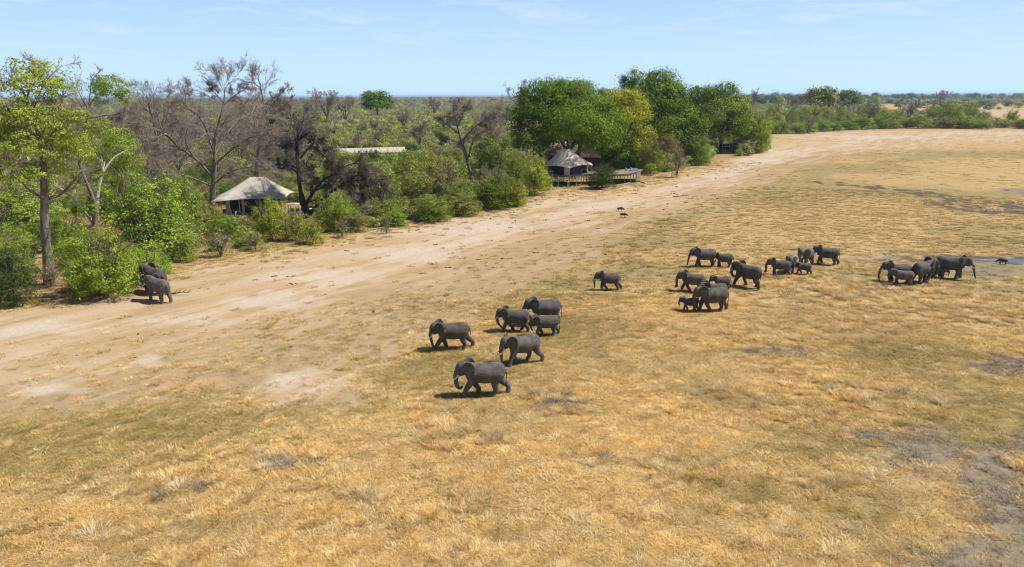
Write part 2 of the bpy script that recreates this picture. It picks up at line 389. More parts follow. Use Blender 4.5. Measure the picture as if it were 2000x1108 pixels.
_a, _b = P(0, 690), P(1100, 430)
CH_ANG = math.atan2(_b.y - _a.y, _b.x - _a.x)
def ground_mat():
    m, n, l, p, o = new_mat('ground')
    g = N(n, 'ShaderNodeNewGeometry')
    A = {}
    for k in ('tan', 'sand', 'green', 'mud', 'pale', 'rust', 'wood', 'dark'):
        a = N(n, 'ShaderNodeAttribute'); a.attribute_name = k; A[k] = a.outputs['Fac']
    def noise(s, d=6.0, r=0.6, dist=0.0, stretch=None):
        t = N(n, 'ShaderNodeTexNoise', Scale=s, Detail=d, Roughness=r, Distortion=dist)
        if stretch:
            mp = N(n, 'ShaderNodeMapping'); mp.inputs['Scale'].default_value = stretch; l.new(g.outputs['Position'], mp.inputs[0]); l.new(mp.outputs[0], t.inputs['Vector'])
        else: l.new(g.outputs['Position'], t.inputs['Vector'])
        return t.outputs['Fac']
    n_big, n_mid, n_fine, n_grit = noise(0.09), noise(0.55, 8, 0.65, 0.4), noise(2.6, 8, 0.7, 0.8), noise(11.0, 6, 0.75)
    def thr(mask, nz, lo, hi, amt=0.5):
        x = mth(n, l, 'ADD', mask, mth(n, l, 'MULTIPLY', mth(n, l, 'SUBTRACT', nz, 0.5), amt))
        return mrange(n, l, x, lo, hi)
    st = N(n, 'ShaderNodeTexNoise', Scale=1.0, Detail=7.0, Roughness=0.62, Distortion=0.6)
    vr = N(n, 'ShaderNodeVectorRotate'); vr.rotation_type = 'Z_AXIS'; vr.inputs['Angle'].default_value = -CH_ANG; l.new(g.outputs['Position'], vr.inputs['Vector'])
    mp_ = N(n, 'ShaderNodeMapping'); mp_.inputs['Scale'].default_value = (0.055, 0.30, 1.0); l.new(vr.outputs[0], mp_.inputs[0]); l.new(mp_.outputs[0], st.inputs['Vector'])
    n_str = st.outputs['Fac']
    # dry grass thatch
    c = mixc(n, l, mrange(n, l, n_mid, 0.32, 0.68), (0.31, 0.195, 0.078), (0.47, 0.315, 0.135))
    c = mixc(n, l, mrange(n, l, n_fine, 0.36, 0.70), c, (0.54, 0.385, 0.185))
    c = mixc(n, l, mrange(n, l, n_big, 0.46, 0.66, 0, 0.55), c, (0.35, 0.25, 0.095))
    c = mixc(n, l, mrange(n, l, n_fine, 0.56, 0.36, 0, 0.6), c, (0.20, 0.135, 0.055))
    # greenish grazed turf
    gr = mixc(n, l, mrange(n, l, n_mid, 0.35, 0.65), (0.225, 0.17, 0.07), (0.335, 0.25, 0.108))
    gr = mixc(n, l, mrange(n, l, n_fine, 0.5, 0.7, 0, 0.6), gr, (0.17, 0.15, 0.055))
    c = mixc(n, l, thr(A['green'], n_mid, 0.28, 0.66, 0.8), c, gr)
    # trodden brown-tan ground beside the channel
    tn = mixc(n, l, mrange(n, l, n_mid, 0.34, 0.66), (0.29, 0.205, 0.11), (0.395, 0.285, 0.162))
    tn = mixc(n, l, mrange(n, l, n_fine, 0.46, 0.66, 0, 0.55), tn, (0.255, 0.185, 0.085))
    tn = mixc(n, l, mrange(n, l, n_str, 0.50, 0.64, 0, 0.6), tn, (0.43, 0.33, 0.215))
    c = mixc(n, l, thr(A['tan'], n_str, 0.25, 0.75, 0.9), c, tn)
    # bare tan sand of the old channel
    sd = mixc(n, l, mrange(n, l, n_mid, 0.34, 0.66), (0.37, 0.25, 0.14), (0.47, 0.335, 0.205))
    sd = mixc(n, l, mrange(n, l, n_fine, 0.48, 0.68, 0, 0.55), sd, (0.34, 0.225, 0.11))
    sd = mixc(n, l, mrange(n, l, n_big, 0.42, 0.6, 0, 0.5), sd, (0.43, 0.30, 0.15))
    sd = mixc(n, l, mrange(n, l, n_str, 0.42, 0.62, 0, 0.75), sd, (0.49, 0.385, 0.275))
    sd = mixc(n, l, mrange(n, l, n_str, 0.47, 0.32, 0, 0.8), sd, (0.35, 0.25, 0.125))
    c = mixc(n, l, thr(A['sand'], n_str, 0.18, 0.95, 1.1), c, sd)
    pa = mixc(n, l, mrange(n, l, n_fine, 0.35, 0.65), (0.42, 0.33, 0.255), (0.58, 0.49, 0.41))
    c = mixc(n, l, mth(n, l, 'MULTIPLY', thr(A['pale'], n_str, 0.40, 1.05, 1.5), 0.9), c, pa)
    ru = mixc(n, l, n_fine, (0.40, 0.20, 0.10), (0.62, 0.36, 0.20))
    c = mixc(n, l, mth(n, l, 'MULTIPLY', thr(A['rust'], n_mid, 0.35, 0.85, 0.8), 0.6), c, ru)
    mu = mixc(n, l, mrange(n, l, n_fine, 0.35, 0.65), (0.115, 0.095, 0.07), (0.29, 0.245, 0.195))
    mu = mixc(n, l, mrange(n, l, n_grit, 0.45, 0.6, 0, 0.7), mu, (0.20, 0.16, 0.085))
    c = mixc(n, l, mth(n, l, 'MULTIPLY', thr(A['mud'], n_mid, 0.28, 0.72, 0.9), 0.9), c, mu)
    c = mixc(n, l, mth(n, l, 'MULTIPLY', thr(A['dark'], n_mid, 0.15, 0.55, 0.6), 0.9), c, (0.07, 0.055, 0.04))
    # woodland floor: leaf litter and dry grass
    wo = mixc(n, l, mrange(n, l, n_mid, 0.35, 0.65), (0.24, 0.165, 0.085), (0.42, 0.28, 0.15))
    wo = mixc(n, l, mrange(n, l, n_fine, 0.5, 0.65, 0, 0.8), wo, (0.17, 0.16, 0.06))
    c = mixc(n, l, A['wood'], c, wo)
    # hoof and foot marks pressed into bare ground
    fv = N(n, 'ShaderNodeTexVoronoi', Scale=1.9); l.new(g.outputs['Position'], fv.inputs['Vector'])
    fm = mth(n, l, 'MULTIPLY', mrange(n, l, fv.outputs['Distance'], 0.30, 0.12), mrange(n, l, n_big, 0.42, 0.58))
    c = mixc(n, l, mth(n, l, 'MULTIPLY', fm, mth(n, l, 'MULTIPLY', A['sand'], 0.30)), c, (0.22, 0.15, 0.085))
    c = mixc(n, l, mth(n, l, 'MULTIPLY', mrange(n, l, n_fine, 0.60, 0.72), mth(n, l, 'MULTIPLY', A['sand'], 0.5)), c, (0.24, 0.165, 0.085))
    # grit and dry stalks
    c = mixc(n, l, mrange(n, l, n_grit, 0.60, 0.40, 0, 0.32), c, (0.13, 0.09, 0.045))
    l.new(c, p.inputs['Base Color'])
    p.inputs['Roughness'].default_value = 0.95; p.inputs['Specular IOR Level'].default_value = 0.1
    b = N(n, 'ShaderNodeBump', Strength=0.55, Distance=0.12); l.new(n_fine, b.inputs['Height'])
    b2 = N(n, 'ShaderNodeBump', Strength=0.5, Distance=0.04); l.new(n_grit, b2.inputs['Height']); l.new(b.outputs[0], b2.inputs['Normal'])
    l.new(b2.outputs[0], p.inputs['Normal'])
    return m
ground = obj('ground', mesh_np('ground', V, F, ground_mat(), True, vert_attr=attrs))
tag(ground, 'dry golden floodplain with a pale sandy old channel crossing it', None, None, 'structure')

# ------------------------------------------------------------------ the strip of water
def water():
    m, n, l, p, o = new_mat('water')
    p.inputs['Base Color'].default_value = (0.035, 0.035, 0.03, 1); p.inputs['Roughness'].default_value = 0.1
    p.inputs['IOR'].default_value = 1.33; p.inputs['Specular IOR Level'].default_value = 0.9
    g = N(n, 'ShaderNodeNewGeometry'); t = N(n, 'ShaderNodeTexNoise', Scale=3.0, Detail=3.0); l.new(g.outputs['Position'], t.inputs['Vector'])
    b = N(n, 'ShaderNodeBump', Strength=0.04, Distance=0.02); l.new(t.outputs['Fac'], b.inputs['Height']); l.new(b.outputs[0], p.inputs['Normal'])
    up = [(1878, 506.5), (1905, 506), (1930, 509), (1955, 509), (1968, 506), (1985, 506), (2010, 508), (2060, 507), (2130, 510)]
    dn = [(1878, 507.5), (1905, 508.5), (1930, 511.5), (1955, 512), (1968, 515), (1985, 517), (2010, 517.5), (2060, 519), (2130, 521)]
    pu, pd = [P(*q) for q in up], [P(*q) for q in dn]
    V = [(v.x, v.y, 0.012) for v in pu + pd]; k = len(pu)
    F = [(i, k + i, k + i + 1, i + 1) for i in range(k - 1)]
    tag(obj('water', mesh_py('water', V, F, m)), 'narrow strip of standing water in the mud', None, None, 'structure')
water()


# ------------------------------------------------------------------ buildings of the camp
def local(base, w):       # world point -> the building's own frame (x right of the view, y away)
    r, n = rot_frame(base); v = w - base
    return (v.dot(r), v.dot(n), v.z)
def frame_thing(name, label, cat, base, group=None):
    r, n = rot_frame(base)
    return thing(name, label, cat, (base.x, base.y, 0), math.atan2(r.y, r.x), group)
def part(t, name, mb, mat, smooth_=False, label=None):
    o = obj(name, mb.mesh(name, M[mat], smooth_), t)
    if label: o['label'] = label
    return o
def sub(o, name, mb, mat): return obj(name, mb.mesh(name, M[mat]), o)
def poly_roof(plan, ridge, ze, rise, sag=1.35, n=7, m=6, droop=0.25, th=0.05):
    """tension canvas roof: rings from the eave polygon up to the ridge line, eave lifting between the corners"""
    mb = MB(); K = len(plan); rings = []
    for i in range(n + 1):
        t = i / n; ring = []
        for k in range(K):
            a, b = Vector((*plan[k], 0)), Vector((*plan[(k + 1) % K], 0))
            for j in range(m):
                f = j / m; p = a.lerp(b, f)
                ra, rb = Vector((*ridge[0], 0)), Vector((*ridge[1], 0)); d = rb - ra
                s = max(0, min(1, (p - ra).dot(d) / max(d.length_squared, 1e-6)))
                q = p.lerp(ra + d * s, t)
                inw = math.sin(math.pi * f) ** 1.0 * 0.035 * (1 - t)
                q = q.lerp(ra + d * s, inw)
                z = ze + rise * t ** (1 / 1.12 if sag < 1 else sag) - droop * (1 - math.sin(math.pi * f)) * (1 - t) ** 2
                ring.append(Vector((q.x, q.y, z)))
        rings.append(ring)
    R = K * m
    V = [v for r in rings for v in r] + [v - Vector((0, 0, th)) for r in rings for v in r]
    o = (n + 1) * R; F = []
    for i in range(n):
        for j in range(R):
            a, b = i * R + j, i * R + (j + 1) % R
            F.append((a, b, b + R, a + R)); F.append((o + a, o + a + R, o + b + R, o + b))
    F += [(j, o + j, o + (j + 1) % R, (j + 1) % R) for j in range(R)]
    F.append(tuple(n * R + j for j in range(R)))
    mb.add(V, F); return mb
def wall(a, b, z0, z1, th=0.06):
    a, b = Vector((*a, 0)), Vector((*b, 0)); d = (b - a).normalized(); q = Vector((-d.y, d.x, 0)) * th / 2
    mb = MB(); mb.prism([(a - q), (b - q), (b + q), (a + q)], z0, z1); return mb
def lerp2(a, b, t): return (a[0] + (b[0] - a[0]) * t, a[1] + (b[1] - a[1]) * t)

# ---- first tent, left
bA = P(483, 433)
tA = frame_thing('tent_lodge', 'canvas tent on a raised platform with front steps, behind the black dead tree', 'tent', bA, 'canvas tents of the camp')
LX, RX, ZE = local(bA, PY(412, 390, bA))[0], local(bA, PY(558, 390, bA))[0], 4.1
D = 8.8; plan = [(LX, 0.2), (RX, 0), (RX + 2.2, D), (LX + 0.8, D + 0.2)]
cxA = (LX + RX) / 2 + 1.6; ridge = [(cxA - 1.0, D * 0.5), (cxA + 1.4, D * 0.5)]
part(tA, 'roof', poly_roof(plan, ridge, ZE, 3.4, 1.22), 'canvas', True)
for k in range(4):
    sm_ = MB(); a = plan[k]; r_ = ridge[0] if k in (0, 3) else ridge[1]
    for i in range(7):
        t0, t1 = i / 7, (i + 1) / 7
        A_, B_ = lerp2(a, r_, t0), lerp2(a, r_, t1)
        sm_.bar((*A_, ZE + 3.4 * t0 ** 1.22 - 0.25 * (1 - t0) ** 2 + 0.03), (*B_, ZE + 3.4 * t1 ** 1.22 - 0.25 * (1 - t1) ** 2 + 0.03), 0.05, n=5)
    part(tA, 'hip_seam', sm_, 'post_pale')
dk = 1.35
pf = [(LX + 1.4, 1.0), (RX - 0.5, 1.0), (RX + 0.4, D - 0.4), (LX + 1.6, D - 0.4)]
part(tA, 'platform', MB().prism(pf, dk - 0.22, dk), 'wood_old')
inn = [(LX + 2.3, 2.0), (RX - 1.2, 2.0), (RX - 0.6, D - 1.2), (LX + 2.4, D - 1.2)]
for k in (1, 2, 3): part(tA, 'wall_panel', wall(inn[k], inn[(k + 1) % 4], dk, 3.9), 'canvas' if k == 2 else 'shade_fill')
WF = inn[1][0] - inn[0][0]
for k, (f0, f1, mt) in enumerate(((0, .08, 'canvas'), (.08, .30, 'shade_fill'), (.30, .345, 'post_pale'), (.345, .62, 'shade_fill'), (.62, .67, 'canvas'), (.67, .95, 'shade_fill'), (.95, 1, 'canvas'))):
    a, b = lerp2(inn[0], inn[1], f0), lerp2(inn[0], inn[1], f1)
    part(tA, 'wall_panel' if mt != 'shade_fill' else 'shaded_doorway', wall(a, b, dk, 3.95, 0.06 if mt == 'shade_fill' else 0.12), mt)  # doorways closed by near-black sheets, interior shade put into the colour
for x, y in ((LX + 1.6, 1.15), (LX + 4.6, 1.15), (RX - 3.6, 1.15), (RX - 0.8, 1.15), (RX + 0.2, D * 0.5)):
    part(tA, 'post', MB().bar((x, y, dk), (x, y, ZE - 0.05), 0.07, n=6), 'post_pale')
for x in np.linspace(LX + 1.6, RX - 0.8, 6): part(tA, 'pile', MB().bar((x, 1.3, 0), (x, 1.3, dk - 0.22), 0.09), 'wood_dark')
sx = local(bA, PY(470, 430, bA))[0]
for k in range(8):
    z = dk - 0.16 * (k + 1); y = 0.98 - 0.34 * (k + 1)
    part(tA, 'step', MB().box(sx - 1.35, sx + 1.35, y, y + 0.33, z - 0.05, z), 'wood_old')
for s_ in (-1.38, 1.38): part(tA, 'stringer', MB().bar((sx + s_, 0.98, dk - 0.2), (sx + s_, -1.9, 0.02), 0.06, n=4), 'wood_dark')
b_ = P(453, 441); pole = thing('leaning_pole', 'pale forked pole leaning beside the steps of the first tent', 'pole', b_)
v_ = PY(461, 413, b_) - b_
obj('stem', MB().bar((0, 0, 0), tuple(v_ * 0.5 + Vector((0.15, 0, 0))), 0.09, 0.08).bar(tuple(v_ * 0.5 + Vector((0.15, 0, 0))), tuple(v_), 0.08, 0.06).mesh('stem', M['post_pale'], True), pole)
obj('fork', MB().bar(tuple(v_ * 0.55), tuple(v_ * 0.72 + Vector((0.5, 0, 0.05))), 0.05, 0.03).mesh('fork', M['post_pale'], True), pole)

# ---- the long pale roof in the scrub
c0, c1 = P(642, 301, 3.3), P(794, 297, 3.3); bL = Vector(((c0.x + c1.x) / 2, (c0.y + c1.y) / 2, 0))
tL = thing('long_shed', 'long low building with a pale canvas roof deep in the green scrub', 'building', bL, math.atan2(c1.y - c0.y, c1.x - c0.x))
Lh = (c1 - c0).length / 2; rz_ = 4.75
mb = MB()
def slab(mb, p, th=0.08):
    u = [Vector(q) for q in p]; mb.add(u + [q - Vector((0, 0, th)) for q in u], [(0, 1, 2, 3), (7, 6, 5, 4), (0, 4, 5, 1), (1, 5, 6, 2), (2, 6, 7, 3), (3, 7, 4, 0)])
nb = 9
for k in range(nb):
    a, b = -Lh + 2 * Lh * k / nb, -Lh + 2 * Lh * (k + 1) / nb
    m1 = MB(); slab(m1, [(a + .03, 0, 3.3), (b - .03, 0, 3.3), (b - .03, 4.3, rz_), (a + .03, 4.3, rz_)]); part(tL, 'roof_panel', m1, 'canvas')
    m1 = MB(); slab(m1, [(a + .03, 4.302, rz_), (b - .03, 4.302, rz_), (b - .03, 8.6, 3.3), (a + .03, 8.6, 3.3)]); part(tL, 'roof_panel', m1, 'canvas')
part(tL, 'wall', MB().box(-Lh + .5, Lh - .5, 0.6, 0.75, 0, 3.35), 'wood_dark'); part(tL, 'wall', MB().box(-Lh + .5, Lh - .5, 7.9, 8.05, 0, 3.35), 'wood_dark')
for s_ in (-1, 1): part(tL, 'end_wall', MB().box(s_ * (Lh - .42) - .07, s_ * (Lh - .42) + .07, 0.76, 7.89, 0, 3.3), 'canvas')

# ---- stilted tent over the channel
bB = P(1113, 366); tB = frame_thing('stilt_tent', 'cream canvas tent standing high on stilts at the channel edge under the huge shade tree', 'tent', bB, 'canvas tents of the camp')
lb = lambda px, py, z: local(bB, P(px, py, z))[:2]
ZB = 4.95; Lp, Mp, Rp = lb(1060, 322.5, ZB), lb(1113, 326, ZB), lb(1158, 320, ZB)
Lq, Rq, Bq = (Lp[0] + 1.2, Lp[1] + 6.5), (Rp[0] - 0.3, Rp[1] + 3.5), (Mp[0] + 0.3, Mp[1] + 10.5)
plan = [Lp, Mp, Rp, Rq, Bq, Lq]
cen = (Mp[0] - 1.2, Mp[1] + 4.6)
part(tB, 'roof', poly_roof(plan, [(cen[0] - 1.1, cen[1]), (cen[0] + 1.1, cen[1])], ZB, 4.0, 1.25, droop=0.4), 'canvas_cream', True)
sh_ = lambda q, f: lerp2(q, cen, f)
dz = 2.75
part(tB, 'deck', MB().prism([sh_(q, 0.08) for q in plan], dz - 0.14, dz), 'wood_old')
part(tB, 'deck_beam', wall(sh_(Lp, 0.09), sh_(Mp, 0.09), dz - 0.5, dz - 0.145, 0.12), 'wood_old'); part(tB, 'deck_beam', wall(sh_(Mp, 0.09), sh_(Rp, 0.09), dz - 0.5, dz - 0.145, 0.12), 'wood_old')
i6 = [sh_(q, 0.17) for q in plan]; zt = ZB - 0.2
for k in (2, 3, 4, 5): part(tB, 'wall_panel', wall(i6[k], i6[(k + 1) % 6], dz, zt), 'canvas_cream' if k in (3, 5) else 'shade_fill')
for (a, b, segs) in ((i6[0], i6[1], ((0, .07, 'canvas_cream'), (.07, .14, 'wood_dark'), (.14, .80, 'shade_fill'), (.80, 1.0, 'canvas_cream'))),
                     (i6[1], i6[2], ((.03, .62, 'shade_fill'), (.62, .66, 'wood_dark'), (.93, 1.0, 'canvas_cream')))):
    for f0, f1, mt in segs:
        part(tB, 'shaded_opening' if mt == 'shade_fill' else 'wall_panel', wall(lerp2(a, b, f0), lerp2(a, b, f1), dz, zt, 0.06 if mt == 'shade_fill' else 0.13), mt)  # openings are near-black sheets, the shade behind them painted in
part(tB, 'railing', wall(lerp2(i6[1], i6[2], .66), i6[2], dz + 0.85, dz + 0.95, 0.08), 'wood_old')
for q in (sh_(Lp, .04), sh_(Mp, .04), sh_(Rp, .04)): part(tB, 'post', MB().bar((*q, dz), (*q, ZB - 0.3), 0.07), 'post_pale')
for px_, py_ in ((1078, 366), (1090.5, 365), (1109, 366), (1112.5, 364), (1125.5, 365), (1135, 362), (1140, 359), (1145, 357), (1100, 356), (1120, 354)):
    q = local(bB, P(px_, py_)); part(tB, 'stilt', MB().bar((q[0], q[1], 0), (q[0], q[1], dz - 0.15), 0.10), 'post_pale')

# ---- the curved low deck right of it
bD = P(1225, 358); tD = frame_thing('viewing_deck', 'curved wooden deck on posts running right from the stilted tent', 'deck', bD)
ld = lambda px, py, z: local(bD, P(px, py, z))[:2]
zd = 2.55
front = [ld(*q, zd) for q in ((1150, 341), (1168, 341.5), (1185, 341.5), (1198, 341.5), (1212, 341), (1225, 340), (1238, 337.5), (1252, 334))]
back = [ld(*q, zd) for q in ((1256, 331), (1240, 331), (1225, 330.5), (1212, 331.5), (1195, 333), (1180, 335), (1165, 336), (1150, 336))]
part(tD, 'deck_floor', MB().prism(front + back, zd - 0.12, zd), 'wood_old')
for a, b in zip(front[:-1], front[1:]):
    L_ = math.dist(a, b); nseg = max(1, int(L_ / 0.35))
    mbs = MB()
    for i in range(nseg):
        w_ = wall(lerp2(a, b, i / nseg), lerp2(a, b, (i + 0.86) / nseg), zd - 0.42, zd + 0.03, 0.05); mbs.add(w_.V, w_.F)
    o_ = part(tD, 'skirt_boards', mbs, 'wood_dark'); o_['kind'] = 'stuff'  # darker wood colour carries the shade along the deck's underside
for px_, py_ in ((1196, 357), (1200, 356), (1206, 357), (1211, 356), (1219.5, 357), (1226, 355), (1231.5, 356), (1184, 356), (1170, 357), (1158, 358), (1237, 352)):
    q = local(bD, P(px_, py_)); part(tD, 'post', MB().bar((q[0], q[1], 0), (q[0], q[1], zd - 0.13), 0.09), 'post_pale')
q0, q1 = local(bD, P(1242, 357)), local(bD, P(1250, 353)); part(tD, 'end_pier', wall(q0[:2], q1[:2], 0, zd - 0.13, 0.2), 'wood_old')
q = local(bD, P(1252, 358)); part(tD, 'ramp_log', MB().bar((q[0] - 2.2, q[1] - 0.3, 0.9), (q[0] + 1.0, q[1] - 0.8, 0.12), 0.13), 'wood_dark')
def lounger(px, py, label):
    q = P(px, py, zd); t = thing('sun_lounger', label, 'sun lounger', (q.x, q.y, zd), -0.1, 'sun loungers on the curved deck')
    part(t, 'frame', MB().box(-1.0, 1.0, -0.32, 0.32, 0.26, 0.33), 'wood_old')
    for sx_ in (-0.9, 0.9):
        for sy_ in (-0.27, 0.27): part(t, 'leg', MB().box(sx_ - .03, sx_ + .03, sy_ - .03, sy_ + .03, 0, 0.26), 'wood_old')
    part(t, 'cushion', MB().box(-0.35, 1.0, -0.3, 0.3, 0.331, 0.46), 'cushion')
    mb = MB(); slab(mb, [(-1.0, -0.3, 0.85), (-1.0, 0.3, 0.85), (-0.36, 0.3, 0.46), (-0.36, -0.3, 0.46)], 0.1); part(t, 'backrest', mb, 'cushion')
lounger(1228, 334, 'pale blue sun lounger on the curved deck, left one'); lounger(1238.5, 333.5, 'pale blue sun lounger on the curved deck, right one')

# ---- shaded roofs behind the stilted tent
def hut(px, py, w, d, ze, rise, mat, label, wmat='wood_dark', name='thatched_hut', cat='hut', sag=1.0):
    b = P(px, py); t = frame_thing(name, label, cat, b)
    pl_ = [(-w / 2, 0), (w / 2, 0), (w / 2, d), (-w / 2, d)]
    part(t, 'roof', poly_roof(pl_, [(-w * 0.15, d / 2), (w * 0.15, d / 2)], ze, rise, sag, th=0.25, droop=0.1), mat, True)
    for k in range(4):
        a, c = lerp2(pl_[k], (0, d / 2), 0.14), lerp2(pl_[(k + 1) % 4], (0, d / 2), 0.14)
        part(t, 'wall', wall(a, c, 0, ze + 0.1), wmat)
        part(t, 'post', MB().bar((*lerp2(pl_[k], (0, d / 2), 0.06), 0), (*lerp2(pl_[k], (0, d / 2), 0.06), ze - 0.05), 0.09), 'wood_old')
hut(1092, 336, 9, 9, 5.2, 4.2, 'thatch', 'thatched hut mostly hidden right behind the peak of the stilted tent')
hut(1150, 334, 7, 7, 4.2, 2.8, 'thatch', 'small thatched hut between the stilted tent and the curved deck')
hut(1050, 342, 7, 7, 3.6, 2.2, 'canvas', 'grey canvas tent in deep shade left of the stilted tent', 'shade_fill', 'shaded_tent', 'tent', 1.3)

# ---- hide under the right-hand trees
bH = P(1416, 300); tH = frame_thing('wildlife_hide', 'small raised hide with pale poles in the shade of the right-hand tall tree', 'hide', bH)
part(tH, 'floor', MB().box(-2.6, 2.6, 0.3, 3.6, 1.5, 1.65), 'wood_dark')
part(tH, 'screen', MB().box(-2.5, 2.5, 3.4, 3.5, 1.66, 3.4), 'shade_fill')
part(tH, 'rail', MB().bar((-1.0, 0.35, 2.7), (1.9, 0.35, 2.7), 0.09), 'post_pale')
for x_, zt_ in ((-2.4, 5.2), (-1.2, 4.6), (0.1, 5.0), (1.5, 5.4), (2.4, 4.8)): part(tH, 'pole', MB().bar((x_, 0.45, 0), (x_ + 0.1, 0.5, zt_), 0.08, 0.06), 'post_pale')
part(tH, 'awning', MB().prism([(1.2, -0.2), (3.0, 0.1), (2.8, 1.3), (1.4, 1.2)], 5.42, 5.5), 'canvas_cream')

# ---- vehicle half hidden behind the black dead tree
bV = P(588, 424); tV = frame_thing('safari_vehicle', 'pale open safari vehicle half hidden behind the black dead tree', 'vehicle', bV)
mb = MB().prism([(-2.3, 0), (2.3, 0), (2.3, 1.8), (-2.3, 1.8)], 0.55, 1.05); mb.box(1.0, 2.25, 0.12, 1.68, 1.051, 1.32); mb.box(-2.3, -2.2, 0.02, 1.78, 1.051, 1.4); part(tV, 'body', mb, 'paint_pale')
for x_ in (-1.5, -0.5, 0.45): 
    s_ = part(tV, 'seat', MB().box(x_ - .25, x_ + .25, 0.25, 1.55, 1.051, 1.45), 'wood_dark'); sub(s_, 'backrest', MB().box(x_ - .32, x_ - .252, 0.25, 1.55, 1.2, 1.95), 'wood_dark')
part(tV, 'canopy', MB().box(-2.2, 1.0, 0.02, 1.78, 2.35, 2.42), 'paint_pale')
for x_ in (-2.1, 0.9):
    for y_ in (0.08, 1.72): part(tV, 'canopy_post', MB().bar((x_, y_, 1.05), (x_, y_, 2.35), 0.03), 'wood_dark')
part(tV, 'windscreen', MB().box(0.93, 0.97, 0.15, 1.65, 1.33, 1.85), 'glass_dark')
for x_ in (-1.5, 1.5):
    for y_ in (-0.03, 1.6):
        w_ = part(tV, 'wheel', MB().bar((x_, y_, 0.4), (x_, y_ + 0.24, 0.4), 0.4, n=16), 'rubber'); sub(w_, 'rim', MB().bar((x_, y_ - 0.01, 0.4), (x_, y_, 0.4), 0.2, n=12), 'paint_pale')
for y_ in (0.3, 1.5): part(tV, 'headlight', MB().bar((2.3, y_, 0.9), (2.34, y_, 0.9), 0.11, n=12), 'glass_dark')

# ---- fallen wood
def fallen(px, py, ang, label, s=1.0, name='fallen_branch'):
    b = P(px, py); t = thing(name, label, 'branch', (b.x, b.y, 0.02), ang, 'fallen branches on the sand', s)
    rg = random.Random(int(px)); p = Vector((-1.6, 0, 0.08)); mb = MB(); r = 0.11
    pts_ = [p]
    for i in range(5):
        q = p + Vector((0.62, rg.uniform(-.3, .3), rg.uniform(-.05, .14))); q.z = max(q.z, 0.06); mb.bar(p, q, r, r * 0.8); p, r = q, r * 0.8; pts_.append(q)
    obj('stem', mb.mesh('stem', M['bark_dark'], True), t)
    for i in (1, 2, 3, 4):
        m2 = MB().bar(pts_[i], pts_[i] + Vector((rg.uniform(.2, .5), rg.choice([-1, 1]) * rg.uniform(.3, .6), rg.uniform(.1, .4))), 0.045, 0.02); obj('side_branch', m2.mesh('side_branch', M['bark_dark'], True), t)
fallen(350, 578, -0.25, 'dark crooked fallen branch just right of the browsing elephants', 0.9)
fallen(1330, 385, 0.1, 'long dark branch lying on the sand above the two warthogs, right', 1.1)
fallen(985, 410, 0.2, 'small dark branch on the sand below the jutting dark bush', 0.6)

# ------------------------------------------------------------------ elephants
def catmull(pts, n):
    pts = np.asarray(pts, float)
    if len(pts) < 3: return np.array([pts[0] + (pts[-1] - pts[0]) * t for t in np.linspace(0, 1, n)])
    q = np.vstack([2 * pts[0] - pts[1], pts, 2 * pts[-1] - pts[-2]])
    out = []
    for t in np.linspace(0, len(pts) - 1 - 1e-9, n):
        i = int(t); f = t - i
        a, b, c, d = q[i], q[i + 1], q[i + 2], q[i + 3]
        out.append(0.5 * ((2 * b) + (c - a) * f + (2 * a - 5 * b + 4 * c - d) * f * f + (3 * b - a - 3 * c + d) * f ** 3))
    return np.array(out)
def tube_closed(pts, rad_, n=12, sides=12, cap=True, up=(0, 1, 0), end=True):
    """closed tube; rad_ rows are (radius along 'up' side axis, radius across)"""
    pts = np.asarray(pts, float); rad_ = np.asarray(rad_, float)
    if rad_.ndim == 1: rad_ = np.stack([rad_, rad_], -1)
    pr = catmull(np.hstack([pts, rad_]), n)
    p, r = pr[:, :3], np.maximum(pr[:, 3:], 0.003)
    t = np.gradient(p, axis=0); t /= np.linalg.norm(t, axis=1)[:, None]
    if cap:   # rounded ends
        P2, R2, T2 = [], [], []
        for s in (0.0, 0.5, 0.85):
            P2.append(p[0] - t[0] * r[0].mean() * (1 - s) * 0.8); R2.append(r[0] * max(0.05, math.sqrt(1 - (1 - s) ** 2))); T2.append(t[0])
        P2 += list(p); R2 += list(r); T2 += list(t)
        for s in (0.85, 0.5, 0.0) if end else ():
            P2.append(p[-1] + t[-1] * r[-1].mean() * (1 - s) * 0.8); R2.append(r[-1] * max(0.05, math.sqrt(1 - (1 - s) ** 2))); T2.append(t[-1])
        p, r, t = np.array(P2), np.array(R2), np.array(T2)
    u = np.array(up, float); u = u - t * (t @ u)[:, None]; u /= np.linalg.norm(u, axis=1)[:, None] + 1e-9
    v = np.cross(t, u)
    w = np.linspace(0, 2 * math.pi, sides, endpoint=False)
    V = p[:, None] + u[:, None] * (np.cos(w)[None, :, None] * r[:, 0][:, None, None]) + v[:, None] * (np.sin(w)[None, :, None] * r[:, 1][:, None, None])
    m = len(p); V = V.reshape(-1, 3)
    F = [(i * sides + k, i * sides + (k + 1) % sides, (i + 1) * sides + (k + 1) % sides, (i + 1) * sides + k) for i in range(m - 1) for k in range(sides)]
    F += [tuple(range(sides - 1, -1, -1)), tuple((m - 1) * sides + k for k in range(sides))]
    return V, F
EAR = [(0.0, 0.10), (0.05, 0.185), (0.13, 0.22), (0.22, 0.21), (0.30, 0.15), (0.335, 0.05), (0.325, -0.06), (0.27, -0.15), (0.20, -0.22), (0.14, -0.30), (0.085, -0.28), (0.04, -0.18), (0.0, -0.08)]
